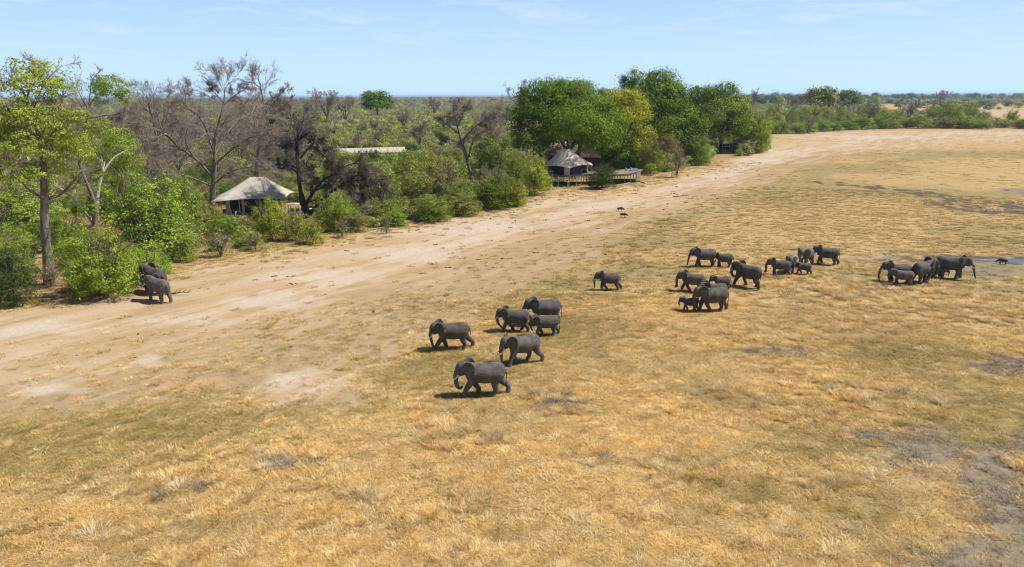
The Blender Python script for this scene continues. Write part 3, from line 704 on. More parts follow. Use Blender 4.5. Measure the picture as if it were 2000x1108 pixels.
def ear_vf(side, spread, fold=0.0, scale=1.0):
    """slab standing out from the side of the head; local: x back, y out"""
    a = rad(spread); V = []
    for d in (-0.5, 0.5):
        for u, v in EAR:
            u, v = u * scale, v * scale
            x = -u * math.cos(a); y = u * math.sin(a) + 0.05 * math.sin(u * 9) * (0.5 + fold)
            nx, ny = math.sin(a), math.cos(a)
            V.append((x + nx * d * 0.036, (y + ny * d * 0.036) * side, v))
    cx = np.mean([q[0] for q in EAR]) * scale
    k = len(EAR)
    for d in (-0.5, 0.5):
        x = -cx * math.cos(a); y = cx * math.sin(a) + 0.05 * math.sin(cx * 9) * (0.5 + fold)
        V.append((x + math.sin(a) * d * 0.04, (y + math.cos(a) * d * 0.04 + (0.012 if d > 0 else 0)) * side, -0.03))
    F = [(i, (i + 1) % k, k + (i + 1) % k, k + i) for i in range(k)]
    F += [(2 * k, (i + 1) % k, i) for i in range(k)] + [(2 * k + 1, k + i, k + (i + 1) % k) for i in range(k)]
    if side < 0: F = [f[::-1] for f in F]
    return np.array(V), F

TRUNKS = {   # offsets (forward, down) from the trunk root, in shoulder heights
    'down':    [(0, 0), (0.075, -0.14), (0.09, -0.32), (0.08, -0.52), (0.07, -0.68)],
    'ground':  [(0, 0), (0.08, -0.14), (0.13, -0.34), (0.13, -0.56), (0.07, -0.76)],
    'tuck':    [(0, 0), (0.07, -0.14), (0.08, -0.30), (0.07, -0.44), (0.02, -0.53), (-0.05, -0.54), (-0.08, -0.49)],
    'back':    [(0, 0), (0.05, -0.14), (0.04, -0.30), (-0.02, -0.46), (-0.12, -0.60), (-0.24, -0.68)],
    'curl':    [(0, 0), (0.06, -0.14), (0.06, -0.28), (0.0, -0.40), (-0.10, -0.43), (-0.17, -0.36), (-0.18, -0.27)],
    'tip':     [(0, 0), (0.07, -0.14), (0.09, -0.32), (0.07, -0.48), (0.05, -0.58), (0.10, -0.63), (0.15, -0.58), (0.13, -0.52)],
    'reach':   [(0, 0), (0.11, -0.10), (0.21, -0.20), (0.31, -0.22), (0.40, -0.14), (0.42, -0.05)],
    'front':   [(0, 0), (0.09, -0.14), (0.15, -0.32), (0.19, -0.50), (0.24, -0.66)],
    'calf':    [(0, 0), (0.06, -0.12), (0.07, -0.26), (0.05, -0.40), (0.02, -0.50)],
}
def elephant(label, px, base_y, top_y, toward, trunk='down', legs=(12, -10, -14, 16), ear=22, tusk=0.0, yaw=0, pitch=0, calf=False,
             trunk_side=0.0, name='elephant', group='elephants walking across the floodplain', tail=0.0, facing='left', fat=1.0, h=None):
    base = P(px, base_y)
    if h is None: h = CAM_H * (1 - (top_y - 187) / (base_y - 187)) * 1.0
    view = math.atan2(base.x, base.y)
    head_ang = (math.pi - view + rad(toward)) if facing == 'left' else (-view - rad(toward))
    S = h * 1.10
    parts = []
    leg_up = 0.94 if calf else 1.0
    # torso
    xs = [(-0.56, 0.72, 0.08, 0.07), (-0.54, 0.72, 0.18, 0.14), (-0.46, 0.72, 0.255, 0.22), (-0.33, 0.71, 0.290, 0.265), (-0.14, 0.685, 0.298, 0.295),
          (0.05, 0.675, 0.296, 0.290), (0.22, 0.70, 0.285, 0.255), (0.36, 0.745, 0.245, 0.215), (0.46, 0.775, 0.19, 0.16), (0.52, 0.79, 0.12, 0.10)]
    parts.append(tube_closed([(a, 0, b) for a, b, c, d in xs], [(d * fat * 0.93, c) for a, b, c, d in xs], 22, 20))
    # neck, head, brow, cheeks, jaw
    hp = Vector((0.50, 0, 0.86))
    R = Matrix.Rotation(rad(yaw), 3, 'Z') @ Matrix.Rotation(rad(pitch), 3, 'Y')
    def hx(pts): return [tuple(R @ (Vector(q) - hp) + hp) for q in pts]
    parts.append(tube_closed([(0.36, 0, 0.80)] + hx([(0.54, 0, 0.86), (0.66, 0, 0.88)]), [(0.17, 0.21), (0.135, 0.185), (0.13, 0.17)], 10, 16))
    parts.append(tube_closed(hx([(0.60, 0, 1.00), (0.68, 0, 0.95), (0.745, 0, 0.86), (0.775, 0, 0.77)]), [(0.10, 0.075), (0.135, 0.115), (0.125, 0.105), (0.09, 0.085)], 10, 16))
    parts.append(tube_closed(hx([(0.58, 0, 0.80), (0.66, 0, 0.70), (0.72, 0, 0.655)]), [(0.115, 0.12), (0.085, 0.075), (0.04, 0.035)], 8, 12))
    # trunk
    root = Vector((0.775, 0, 0.80))
    tp, k = TRUNKS[trunk], len(TRUNKS[trunk])
    pts = [tuple(root + Vector((a, trunk_side * (i / k) ** 2, b))) for i, (a, b) in enumerate(tp)]
    if calf: pts = [tuple(root + (Vector(q) - root) * 0.92) for q in pts]
    lowest = min((R @ (Vector(q) - hp) + hp).z for q in pts)
    rt = np.interp(np.linspace(0, 1, k), [0, 0.25, 0.6, 1], [0.092, 0.072, 0.050, 0.031])
    parts.append(tube_closed(hx(pts), rt, 18, 12))
    for s in (-1, 1):   # tusk sockets
        parts.append(tube_closed(hx([(0.745, s * 0.055, 0.80), (0.785, s * 0.07, 0.715)]), [0.05, 0.034], 5, 10))
    # ears
    for s in (-1, 1):
        v, f = ear_vf(s, ear + (6 if s > 0 else 0), 0.4, 0.86 if calf else 1.08)
        v = v + np.array([0.615, s * 0.105, 0.865])
        parts.append((np.array(hx([tuple(q) for q in v])), f))
    # legs: near-left, right front; left, right hind; angle in degrees, positive = foot forward
    for idx, (x, s) in enumerate(((0.34, 1), (0.34, -1), (-0.40, 1), (-0.40, -1))):
        a = rad(legs[idx]); y = 0.135 * s
        bend = max(0.0, -legs[idx]) * 0.0015
        a *= 1.15; foot = Vector((x + math.sin(a) * 0.62, y * 1.02, 0.045 + (0.012 * max(0, -legs[idx] - 8) / 12)))
        if idx < 2:
            sh = Vector((x - 0.02, y * 0.95, 0.72)); kn = Vector((x + math.sin(a) * 0.32 + 0.02 + bend, y, 0.34 + bend * 0.2)); el = Vector((x + math.sin(a) * 0.15 - 0.015, y, 0.50))
            parts.append(tube_closed([sh, el, kn, foot + Vector((-0.01, 0, 0.09)), foot], [(0.115, 0.15), (0.095, 0.115), (0.076, 0.084), (0.065, 0.070), (0.080, 0.090)], 16, 14, end=False))
        else:
            hip = Vector((x + 0.01, y * 0.92, 0.68)); kn = Vector((x + math.sin(a) * 0.26 + 0.055, y, 0.42)); hk = Vector((x + math.sin(a) * 0.47 - 0.03 - bend, y, 0.20 + bend * 0.3))
            parts.append(tube_closed([hip, kn, hk, foot + Vector((-0.005, 0, 0.06)), foot], [(0.112, 0.16), (0.095, 0.118), (0.063, 0.073), (0.063, 0.070), (0.077, 0.087)], 16, 14, end=False))
    # tail
    tl = [(-0.55, 0, 0.82), (-0.605, tail * 0.03, 0.72), (-0.615, tail * 0.08, 0.54), (-0.60, tail * 0.12, 0.38)]
    parts.append(tube_closed(tl, [0.034, 0.024, 0.019, 0.017], 14, 8))
    Vs, Fs, b = [], [], 0
    for v, f in parts:
        Vs += [tuple(q) for q in np.asarray(v) * S]; Fs += [tuple(i + b for i in ff) for ff in f]; b = len(Vs)
    tmp = bpy.data.objects.new('tmp', mesh_py('tmp', Vs, Fs)); C.objects.link(tmp)
    rm = tmp.modifiers.new('r', 'REMESH'); rm.mode = 'VOXEL'; rm.voxel_size = S * (0.0155 if base.length < 75 else 0.019 if base.length < 100 else 0.024)
    sm = tmp.modifiers.new('s', 'SMOOTH'); sm.factor = 0.5; sm.iterations = 3
    dg = bpy.context.evaluated_depsgraph_get()
    body = bpy.data.meshes.new_from_object(tmp.evaluated_get(dg)); body.name = 'body'
    bpy.data.objects.remove(tmp)
    body.polygons.foreach_set('use_smooth', [True] * len(body.polygons)); body.materials.clear(); body.materials.append(M['skin'])
    t = thing(name, label, 'elephant', (base.x, base.y, float(height(np.array(base.x), np.array(base.y))) - 0.01), head_ang, group)
    obj('body', body, t)
    def child(nm, vf, mat, smooth=True):
        v, f = vf; return obj(nm, mesh_py(nm, np.asarray(v) * S, f, M[mat], smooth), t)
    if tusk > 0:
        for s in (-1, 1):
            child('tusk', tube_closed(hx([(0.775, s * 0.07, 0.735), (0.81, s * 0.085, 0.68 - 0.05 * tusk), (0.85 + 0.05 * tusk, s * 0.105, 0.63 - 0.06 * tusk), (0.90 + 0.09 * tusk, s * 0.105, 0.615 - 0.05 * tusk)]),
                                      [0.024, 0.022, 0.017, 0.006], 9, 8), 'ivory')
    for s in (-1, 1):
        c = hx([(0.745, s * 0.112, 0.835)])[0]
        child('eye', tube_closed([(c[0] - 0.012, c[1], c[2]), (c[0] + 0.012, c[1], c[2])], [0.012, 0.012], 3, 8), 'eye')
    e = tl[-1]
    child('tail_tuft', tube_closed([(e[0], e[1], e[2] + 0.02), (e[0] - 0.004, e[1], e[2] - 0.06), (e[0] + 0.008, e[1], e[2] - 0.13)], [(0.016, 0.012), (0.028, 0.014), (0.008, 0.006)], 7, 8), 'hair')
    return t

NEAR = 'elephants walking in the nearest group'
elephant('large elephant in front of the nearest group, trunk tip curled under, closest to the viewer', 948, 772, 708, 2, 'tuck', (22, -12, 14, -22), 16, 0.6, group=NEAR, pitch=4)
elephant('big tusked elephant leading on the left, trunk hanging straight to the sand', 886, 683, 632, 5, 'down', (28, -6, 4, -26), 34, 0.9, group=NEAR, pitch=10)
elephant('tusked elephant with spread ears walking just behind the closest one', 1022, 710, 655, 26, 'down', (18, -8, -20, 14), 44, 1.0, group=NEAR, pitch=6, yaw=6)
elephant('mid-sized elephant with its trunk swung back towards its legs', 1008, 648, 605, -4, 'back', (16, -14, -8, 14), 26, 0.35, group=NEAR, pitch=2)
elephant('large elephant at the back of the nearest group, partly hidden by a young one', 1066, 634, 586, 12, 'down', (6, -6, 4, -10), 20, 0.0, group=NEAR)
elephant('young elephant walking in front of the large one at the back of the nearest group', 1068, 656, 617, 12, 'calf', (14, -10, 12, -14), 26, 0.0, group=NEAR, calf=True, pitch=12, name='elephant')
elephant('lone elephant walking between the two herds with its trunk hanging straight', 1190, 567, 535, 5, 'down', (-14, 8, -4, -22), 18, 0.25, group='lone elephants')
MID = 'elephants of the middle herd'
elephant('large elephant at the back left of the middle herd, trunk reaching to the ground', 1376, 521, 487, 18, 'front', (14, -8, 6, -8), 26, 0.5, group=MID, pitch=4)
elephant('young elephant curling its trunk right behind the large one at the back left', 1414, 522, 496, 5, 'curl', (6, -6, 10, -14), 30, 0.0, group=MID, calf=True)
elephant('elephant at the left of the middle herd, trunk bent under at the tip', 1353, 570, 535, -8, 'tip', (-16, 20, 6, -10), 14, 0.0, group=MID)
elephant('small elephant half hidden behind the others on the left of the middle herd', 1409, 568, 541, 16, 'calf', (6, -6, 10, -8), 34, 0.0, group=MID, calf=True)
elephant('elephant whose back shows behind the big front elephant of the middle herd', 1396, 590, 554, 14, 'down', (6, -6, 4, -6), 22, 0.0, group=MID)
elephant('largest elephant at the front of the middle herd with a calf at its trunk', 1392, 608, 562, 22, 'down', (-12, 12, 14, -16), 14, 0.0, group=MID, pitch=10)
elephant('small calf walking in the shade of the big front elephant', 1348, 607, 582, 10, 'calf', (12, -12, -8, 12), 30, 0.0, group=MID, calf=True, name='elephant')
elephant('elephant curling its trunk to its mouth, rump turned to the viewer', 1461, 562, 520, -32, 'curl', (22, -10, -14, 8), 38, 0.5, group=MID, yaw=12, tail=1)
elephant('slender elephant with its trunk curled forward beside two half hidden ones', 1523, 538, 509, 4, 'tip', (4, -4, -12, 8), 16, 0.0, group=MID)
elephant('elephant seen from behind between the slender one and the calf', 1543, 532, 501, 92, 'down', (4, -4, 4, -4), 30, 0.0, group=MID, facing='right')
elephant('young elephant trotting below the two at the back right of the middle herd', 1569, 536, 514, 4, 'calf', (14, -14, 12, -16), 24, 0.0, group=MID, calf=True)
elephant('elephant walking straight towards the viewer at the back right', 1574, 519, 487, 66, 'down', (8, -8, -8, 8), 48, 0.3, group=MID)
elephant('large elephant at the back right of the middle herd next to the wet ground', 1615, 517, 485, 3, 'ground', (12, -4, 4, -14), 26, 0.3, group=MID, pitch=-2)
RIGHT = 'elephants of the right herd'
elephant('elephant at the left of the right herd, trunk hanging forward to the ground', 1754, 552, 516, 10, 'ground', (6, -6, 4, -8), 20, 0.3, group=RIGHT)
elephant('young elephant standing in tall grass in front of the left one of the right herd', 1762, 558, 529, 8, 'calf', (6, -6, 4, -6), 26, 0.0, group=RIGHT, calf=True)
elephant('elephant turned away with a raised trunk in the middle of the right herd', 1799, 553, 512, -58, 'curl', (8, -10, -6, 10), 46, 0.0, group=RIGHT, facing='right', yaw=-28)
elephant('small calf standing under the large right-facing elephant', 1832, 543, 524, 4, 'calf', (4, -4, 4, -4), 24, 0.0, group=RIGHT, calf=True, facing='right')
elephant('large elephant facing right with its trunk stretched down at the edge of the mud', 1852, 543, 503, 6, 'front', (8, -2, -10, 6), 40, 0.3, group=RIGHT, facing='right', pitch=-2)
elephant('elephant at the bush edge on the left, turned away and reaching into the leaves', 314, 590, 545, -60, 'reach', (10, -10, 8, -8), 22, 0.3, group='elephants browsing at the bush edge', yaw=14)
elephant('elephant behind the browsing one, half hidden by the green bush', 306, 573, 524, -62, 'down', (6, -6, 4, -4), 24, 0.0, group='elephants browsing at the bush edge', yaw=6)

# ------------------------------------------------------------------ warthogs (small dark animals far off)
def warthog(label, px, base_y, ang, h=0.72):
    b = P(px, base_y); V, F, k = [], [], 0
    ps = [tube_closed([(-0.42, 0, 0.46), (-0.3, 0, 0.50), (0, 0, 0.50), (0.26, 0, 0.52), (0.40, 0, 0.50)], [(0.10, 0.12), (0.15, 0.18), (0.16, 0.19), (0.15, 0.20), (0.10, 0.14)], 12, 12),
          tube_closed([(0.32, 0, 0.52), (0.50, 0, 0.46), (0.66, 0, 0.34), (0.76, 0, 0.24)], [(0.12, 0.15), (0.12, 0.13), (0.085, 0.09), (0.06, 0.055)], 10, 10),
          tube_closed([(-0.42, 0, 0.52), (-0.50, 0, 0.44), (-0.52, 0, 0.30)], [0.025, 0.018, 0.014], 6, 6)]
    for s in (-1, 1):
        ps.append(tube_closed([(0.44, s * 0.08, 0.56), (0.42, s * 0.13, 0.64)], [0.035, 0.018], 4, 6))
        for x, sw in ((0.26, 0.05), (-0.30, -0.05)):
            ps.append(tube_closed([(x, s * 0.09, 0.44), (x + 0.02 * s + sw * .5, s * 0.09, 0.24), (x + sw * s, s * 0.09, 0.03)], [(0.07, 0.09), 0.04 * np.ones(2), 0.034 * np.ones(2)], 8, 8))
    for v, f in ps:
        V += [tuple(q) for q in np.asarray(v) * (h / 0.70)]; F += [tuple(i + k for i in q) for q in f]; k = len(V)
    me = mesh_py('body', V, F, M['dung'], True)
    t = thing('warthog', label, 'warthog', (b.x, b.y, height(np.array(b.x), np.array(b.y))), ang, 'small dark animals grazing far off')
    obj('body', me, t)
    for s in (-1, 1):
        obj('tusk', mesh_py('tusk', np.asarray(tube_closed([(0.68, s * 0.06, 0.30), (0.73, s * 0.12, 0.30), (0.72, s * 0.13, 0.38)], [0.016, 0.013, 0.004], 5, 6)[0]) * (h / 0.7),
                                   tube_closed([(0, 0, 0), (1, 0, 0), (1, 1, 0)], [1, 1, 1], 5, 6)[1], M['ivory'], True), t)
warthog('small dark warthog grazing on the pale sand, the upper of two', 1211, 413, 0.2, 0.85)
warthog('small dark warthog grazing on the pale sand, the lower of two', 1217, 425, -0.1, 0.85)
warthog('small dark warthog standing at the strip of water', 1958, 516, math.pi - 0.6, 0.75)

# ------------------------------------------------------------------ plants: growth and leaves, all vectorised
def unit(v): return v / (np.linalg.norm(v, axis=-1, keepdims=True) + 1e-9)
def grow(rg, Pc, Rc, kids, t0, t1, a0, a1, lf, n=4, up=0.15, wob=0.25, rf=0.55, lvar=0.35, droop=0.0, plen=None):
    """children of the chains Pc[N,n,3], Rc[N,n]: returns (P, R)"""
    Nn, m = Pc.shape[:2]
    idx = np.repeat(np.arange(Nn), kids)
    t = rg.uniform(t0, t1, len(idx)) * (m - 1)
    i = np.clip(t.astype(int), 0, m - 2); f = (t - i)[:, None]
    a, b = Pc[idx, i], Pc[idx, i + 1]
    p0 = a * (1 - f) + b * f
    r0 = (Rc[idx, i] * (1 - f[:, 0]) + Rc[idx, i + 1] * f[:, 0])
    tan = unit(b - a)
    rnd = unit(rg.normal(size=(len(idx), 3))); perp = unit(np.cross(tan, rnd))
    ang = np.radians(rg.uniform(a0, a1, len(idx)))[:, None]
    d = unit(tan * np.cos(ang) + perp * np.sin(ang) + np.array([0, 0, up]))
    L = np.linalg.norm(np.diff(Pc, axis=1), axis=2).sum(1)[idx] if plen is None else np.full(len(idx), plen)
    L = L * lf * rg.uniform(1 - lvar, 1 + lvar, len(idx)) * (1 - 0.35 * t / (m - 1))
    pts = [p0]
    for k in range(n - 1):
        p0 = p0 + d * (L / (n - 1))[:, None]; pts.append(p0)
        d = unit(d + rg.normal(size=d.shape) * wob + np.array([0, 0, up * 0.5 - droop]))
    Pn = np.stack(pts, 1)
    Rn = (r0 * rf)[:, None] * np.linspace(1, 0.35, n)[None]
    return Pn, Rn
def tubes(Pc, Rc, sides=4, rmin=0.0):
    Nn, m = Pc.shape[:2]
    t = np.gradient(Pc, axis=1); t = unit(t)
    ref = np.where(np.abs(t[..., 2:3]) > 0.9, np.array([1.0, 0, 0]), np.array([0, 0, 1.0]))
    u = unit(np.cross(t, ref)); v = np.cross(t, u)
    w = np.linspace(0, 2 * math.pi, sides, endpoint=False)
    R = np.maximum(Rc, rmin)[..., None, None]
    V = Pc[:, :, None] + (u[:, :, None] * np.cos(w)[:, None] + v[:, :, None] * np.sin(w)[:, None]) * R
    base = (np.arange(Nn) * m * sides)[:, None, None]
    i, k = np.meshgrid(np.arange(m - 1), np.arange(sides), indexing='ij')
    a = base + i * sides + k; b = base + i * sides + (k + 1) % sides
    F = np.stack([a, b, b + sides, a + sides], -1).reshape(-1, 4)
    return V.reshape(-1, 3), F
def join(parts):
    V, F, b = [], [], 0
    for v, f in parts:
        V.append(v); F.append(f + b); b += len(v)
    return np.vstack(V), np.vstack(F)
def leaf_quads(rg, c, nrm, size, asp=0.5):
    a = unit(np.cross(nrm, unit(rg.normal(size=c.shape)))); b = unit(np.cross(nrm, a))
    s = size[:, None]
    V = np.stack([c - a * s * 0.5, c + b * s * asp * 0.5 + nrm * s * 0.06, c + a * s * 0.5, c - b * s * asp * 0.5 + nrm * s * 0.06], 1)
    return V.reshape(-1, 3), np.arange(len(c) * 4, dtype=np.int32).reshape(-1, 4)
def crown(rg, lobes, clumps, per, clump_r, leaf, flat=0.65, inner=0.25, zmin=0.15, asp=0.6, upb=0.7, low=-0.55):
    """leaf clumps over lobes (cx,cy,cz,rx,ry,rz); returns V, F, shade per face, clump centres"""
    lo = np.array(lobes, float)
    area = (lo[:, 3] * lo[:, 4] + lo[:, 3] * lo[:, 5] + lo[:, 4] * lo[:, 5])
    pick = rg.choice(len(lo), clumps, p=area / area.sum())
    d = unit(rg.normal(size=(clumps * 3, 3))); d = d[d[:, 2] > low + rg.uniform(-.3, .3, len(d))][:clumps]
    pick = pick[:len(d)]; L = lo[pick]
    k = np.where(rg.uniform(size=len(d)) < inner, rg.uniform(0.35, 0.8, len(d)), rg.uniform(0.82, 1.06, len(d)))[:, None]
    cc = L[:, :3] + d * L[:, 3:] * k
    ok = cc[:, 2] > zmin; cc, d = cc[ok], d[ok]
    cs = rg.uniform(0.6, 1.35, len(cc)) * clump_r
    cv = rg.uniform(0, 1, len(cc))
    n = len(cc); idx = np.repeat(np.arange(n), per)
    off = rg.normal(size=(n * per, 3)) * 0.55; off[:, 2] *= flat
    c = cc[idx] + off * cs[idx][:, None]
    nr = unit(rg.normal(size=c.shape) * 0.42 + np.array([0, 0, upb * 0.45]) + d[idx] * 0.7 + off * 0.7)
    ok = c[:, 2] > zmin * 0.5; c, nr, idx = c[ok], nr[ok], idx[ok]
    sz = leaf * rg.uniform(0.6, 1.4, len(c))
    V, F = leaf_quads(rg, c, nr, sz, asp)
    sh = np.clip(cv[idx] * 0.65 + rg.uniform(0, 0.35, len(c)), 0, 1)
    return V, F, sh, cc

TONES = {'bright': (0.25, 0.335, 0.034), 'lime': (0.32, 0.385, 0.040), 'mid': (0.22, 0.300, 0.036), 'dark': (0.050, 0.090, 0.014),
         'olive': (0.28, 0.285, 0.066), 'greygreen': (0.31, 0.285, 0.135), 'yellow': (0.34, 0.35, 0.020), 'deep': (0.120, 0.195, 0.009), 'pale': (0.37, 0.41, 0.085)}
TONE_WORD = {'bright': 'bright green', 'lime': 'lime green', 'mid': 'mid green', 'dark': 'dark green', 'olive': 'olive green', 'greygreen': 'grey-green twiggy', 'yellow': 'yellow-green', 'deep': 'deep green', 'pale': 'pale green'}

# ---- shrub prototypes (unit: 1 m tall, scaled when placed)
def shrub_proto(seed, style):
    rg = np.random.default_rng(seed)
    lobes = []
    for k in range(rg.integers(5, 8)):
        a = rg.uniform(0, 6.28); q = rg.uniform(0.08, 0.36)
        r = rg.uniform(0.20, 0.30)
        lobes.append((math.cos(a) * q, math.sin(a) * q, rg.uniform(0.20, 0.72), r * 1.05, r * 1.05, r * 0.85))
    for k in range(6):
        a = k * 1.05 + rg.uniform(-.3, .3); q = rg.uniform(0.22, 0.36)
        lobes.append((math.cos(a) * q, math.sin(a) * q, 0.17, 0.17, 0.17, 0.17))
    for k in range(12):
        a = rg.uniform(0, 6.28); q = rg.uniform(0.05, 0.42); r = rg.uniform(0.05, 0.09)
        lobes.append((math.cos(a) * q, math.sin(a) * q, rg.uniform(0.78, 1.02) - q * 0.45, r, r, r * 1.6))
    lobes.append((0, 0, 0.5, 0.34, 0.34, 0.36))
    if style == 'dense': cl, per, cr_, lf = 420, 16, 0.075, 0.040
    elif style == 'loose': cl, per, cr_, lf = 320, 14, 0.085, 0.036
    elif style == 'big': cl, per, cr_, lf = 900, 20, 0.055, 0.023
    else: cl, per, cr_, lf = 190, 10, 0.085, 0.032       # 'sparse'
    V, F, sh, cc = crown(rg, lobes, cl, per, cr_, lf, zmin=0.05, low=-0.8)
    stems = np.zeros((9, 5, 3))
    for k in range(9):
        a = rg.uniform(0, 6.28); o = rg.uniform(0.10, 0.38)
        for i in range(5):
            f = i / 4; stems[k, i] = (math.cos(a) * o * f ** 1.3, math.sin(a) * o * f ** 1.3, f * rg.uniform(0.6, 0.9))
    R = np.linspace(0.016, 0.006, 5)[None].repeat(9, 0)
    b1 = grow(rg, stems, R, 5, 0.3, 1, 20, 55, 0.5, 4, 0.1, 0.25, 0.55)
    b2 = grow(rg, *b1, 5 if style != 'sparse' else 9, 0.2, 1, 20, 60, 0.6, 3, 0.1, 0.3, 0.5)
    tw = join([tubes(*b1, 3, 0.003), tubes(*b2, 3, 0.0026)])
    st = tubes(stems, R, 5)
    return dict(stem=mesh_np('stem', *st, M['bark_grey'], True), twigs=mesh_np('twigs', *tw, M['twig_shrub']),
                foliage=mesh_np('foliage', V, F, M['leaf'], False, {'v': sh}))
SH = {'dense': [shrub_proto(100 + i, 'dense') for i in range(5)], 'loose': [shrub_proto(120 + i, 'loose') for i in range(4)], 'sparse': [shrub_proto(140 + i, 'sparse') for i in range(3)], 'big': [shrub_proto(160 + i, 'big') for i in range(4)]}
placed = []           # (x, y, r) of what already stands
_r = random.Random(11)
def shrub(px, base_y, top_y, width, tone, label, style='dense', group=None, name='shrub', cat='bush', ix=None, world=None, h=None, w=None):
    b = P(px, base_y) if world is None else world
    if h is None:
        h = CAM_H * (1 - (top_y - 188) / (base_y - 188))
        w = width / F_PX * math.hypot(b.length, CAM_H) * 0.98
    if w > 5.2 and style in ('dense', 'loose'): style = 'big'
    pr = SH[style][_r.randrange(len(SH[style])) if ix is None else ix % len(SH[style])]
    k = w / 1.06; rz = _r.uniform(0, 6.28)
    # the base seen in the photo is the near rim of the bush
    n = Vector((b.x, b.y, 0)).normalized(); c = b + n * (w * 0.30 if world is None else 0)
    t = thing(name, label, cat, (c.x, c.y, gz(c.x, c.y) - 0.03), rz, group, (k, k, h / 0.98))
    col = TONES[tone]; j = [_r.uniform(0.9, 1.12) for _ in range(3)]
    col = tuple(a * q for a, q in zip(col, j))
    obj('stem', pr['stem'], t); obj('twigs', pr['twigs'], t)
    obj('foliage', pr['foliage'], t, color=col)
    placed.append((c.x, c.y, w * 0.5))
    return t

EDGE = 'bushes along the edge of the old channel'
shrub(212, 588, 446, 150, 'bright', 'rounded bright green bush beside the tall left trunk, just left of the browsing elephants')
shrub(22, 600, 484, 110, 'dark', 'dark green bush at the lower left corner of the thicket', ix=1)
shrub(300, 512, 342, 200, 'bright', 'very large bright green bush above the browsing elephants', ix=2)
shrub(362, 470, 352, 100, 'bright', 'tall bright green bush between the big one and the first tent', ix=3)
shrub(135, 492, 412, 90, 'mid', 'mid green bush between the two tall left trunks', 'loose')
shrub(40, 492, 372, 150, 'bright', 'broad bright bush behind the dark one at the left edge', 'loose')
shrub(400, 462, 404, 64, 'olive', 'olive bush at the left corner of the first tent', 'loose')
shrub(345, 505, 440, 60, 'olive', 'olive twiggy bush right of the very large bright one', 'sparse')
shrub(432, 506, 448, 62, 'greygreen', 'nearly bare grey bush on the dry grass below the first tent steps', 'sparse')
shrub(382, 486, 438, 50, 'greygreen', 'dark twiggy dome of a bush at the foot of the tall bright one', 'sparse')
shrub(532, 474, 392, 88, 'lime', 'loose light green bush in front of the first tent', 'loose')
shrub(424, 456, 400, 44, 'mid', 'small green bush covering the left front of the first tent', 'loose')
shrub(500, 492, 455, 60, 'olive', 'low dull bush at the foot of the first tent steps', 'sparse')
shrub(578, 474, 412, 62, 'lime', 'light green bush under the right corner of the first tent', 'loose')
shrub(613, 480, 426, 62, 'bright', 'small bright round bush on a short stem at the channel edge', 'loose')
shrub(652, 456, 380, 90, 'bright', 'bright bush right of the dark dead tree', 'dense')
shrub(690, 456, 414, 62, 'olive', 'olive bush under the drooping dead twigs', 'loose')
shrub(668, 466, 430, 40, 'greygreen', 'thin grey bush at the edge of the dry grass near the dead tree', 'sparse')
shrub(755, 458, 418, 26, 'greygreen', 'thin upright sapling standing alone at the channel edge', 'sparse')
shrub(776, 444, 412, 52, 'bright', 'small bright green bush beside the lone sapling', 'dense')
shrub(845, 436, 385, 85, 'mid', 'green bush at the channel edge left of the big rounded ones', 'dense')
shrub(905, 424, 380, 80, 'olive', 'dull olive bush against the big rounded one', 'loose')
shrub(965, 411, 346, 125, 'deep', 'big rounded dark green bush jutting into the sandy channel', 'dense', ix=0)
shrub(900, 416, 356, 90, 'mid', 'rounded green bush left of the jutting dark one', 'dense', ix=4)
shrub(1044, 384, 306, 78, 'lime', 'lime green bush at the left side of the stilted tent', 'loose')
shrub(1010, 372, 300, 60, 'bright', 'bright bush behind the lime one beside the stilted tent', 'dense')
shrub(740, 424, 335, 110, 'olive', 'tall olive twiggy bush right of the dead tree twigs', 'sparse')
shrub(868, 402, 308, 110, 'olive', 'tall olive green bush under the bare tree', 'loose')
shrub(815, 408, 330, 90, 'olive', 'olive bush left of the bare tree', 'loose')
shrub(800, 380, 300, 90, 'mid', 'mid green bush above the olive ones left of the bare tree', 'loose')
shrub(975, 366, 262, 100, 'mid', 'tall green bush right of the bare tree', 'loose')
shrub(955, 350, 272, 70, 'dark', 'dark bush behind the bare trunk', 'dense')
shrub(1176, 371, 325, 72, 'dark', 'dark round bush in front of the deck of the stilted tent', 'dense')
shrub(1068, 368, 340, 26, 'mid', 'small bush at the left posts of the stilted tent', 'loose')
shrub(1272, 340, 272, 58, 'mid', 'green bush at the right end of the low deck', 'loose')
shrub(1322, 348, 282, 36, 'greygreen', 'thin upright bush between the low deck and the stemmed bush', 'sparse')
shrub(1365, 324, 268, 54, 'mid', 'green bush on a single dark stem at the channel edge', 'loose')
shrub(1262, 326, 268, 70, 'deep', 'deep green bush under the yellow-green tree', 'dense')
shrub(1330, 322, 264, 60, 'mid', 'mid green bush under the right side of the dome-shaped tree', 'dense')
shrub(1195, 330, 285, 60, 'deep', 'deep green bush right behind the curved deck', 'dense')
shrub(1300, 328, 262, 66, 'olive', 'olive bush under the tall green crowns', 'loose')
shrub(1235, 320, 276, 70, 'mid', 'green bush behind the low deck', 'loose')
shrub(1478, 300, 226, 60, 'lime', 'light yellow-green bush at the right end of the tall tree row', 'loose')
shrub(1443, 298, 264, 52, 'olive', 'low olive bush right of the small hide', 'dense')
shrub(1466, 299, 262, 50, 'mid', 'low green bush below the light yellow-green one', 'dense')
shrub(60, 440, 340, 130, 'pale', 'pale green bush deep between the left trunks', 'loose')
shrub(232, 400, 330, 90, 'mid', 'mid green bush behind the very large bright one', 'loose')
shrub(100, 565, 520, 60, 'greygreen', 'dry twiggy bush wrapped round the foot of the tall left trunk', 'sparse')
shrub(45, 604, 555, 70, 'olive', 'low olive bush at the lower left corner', 'sparse')
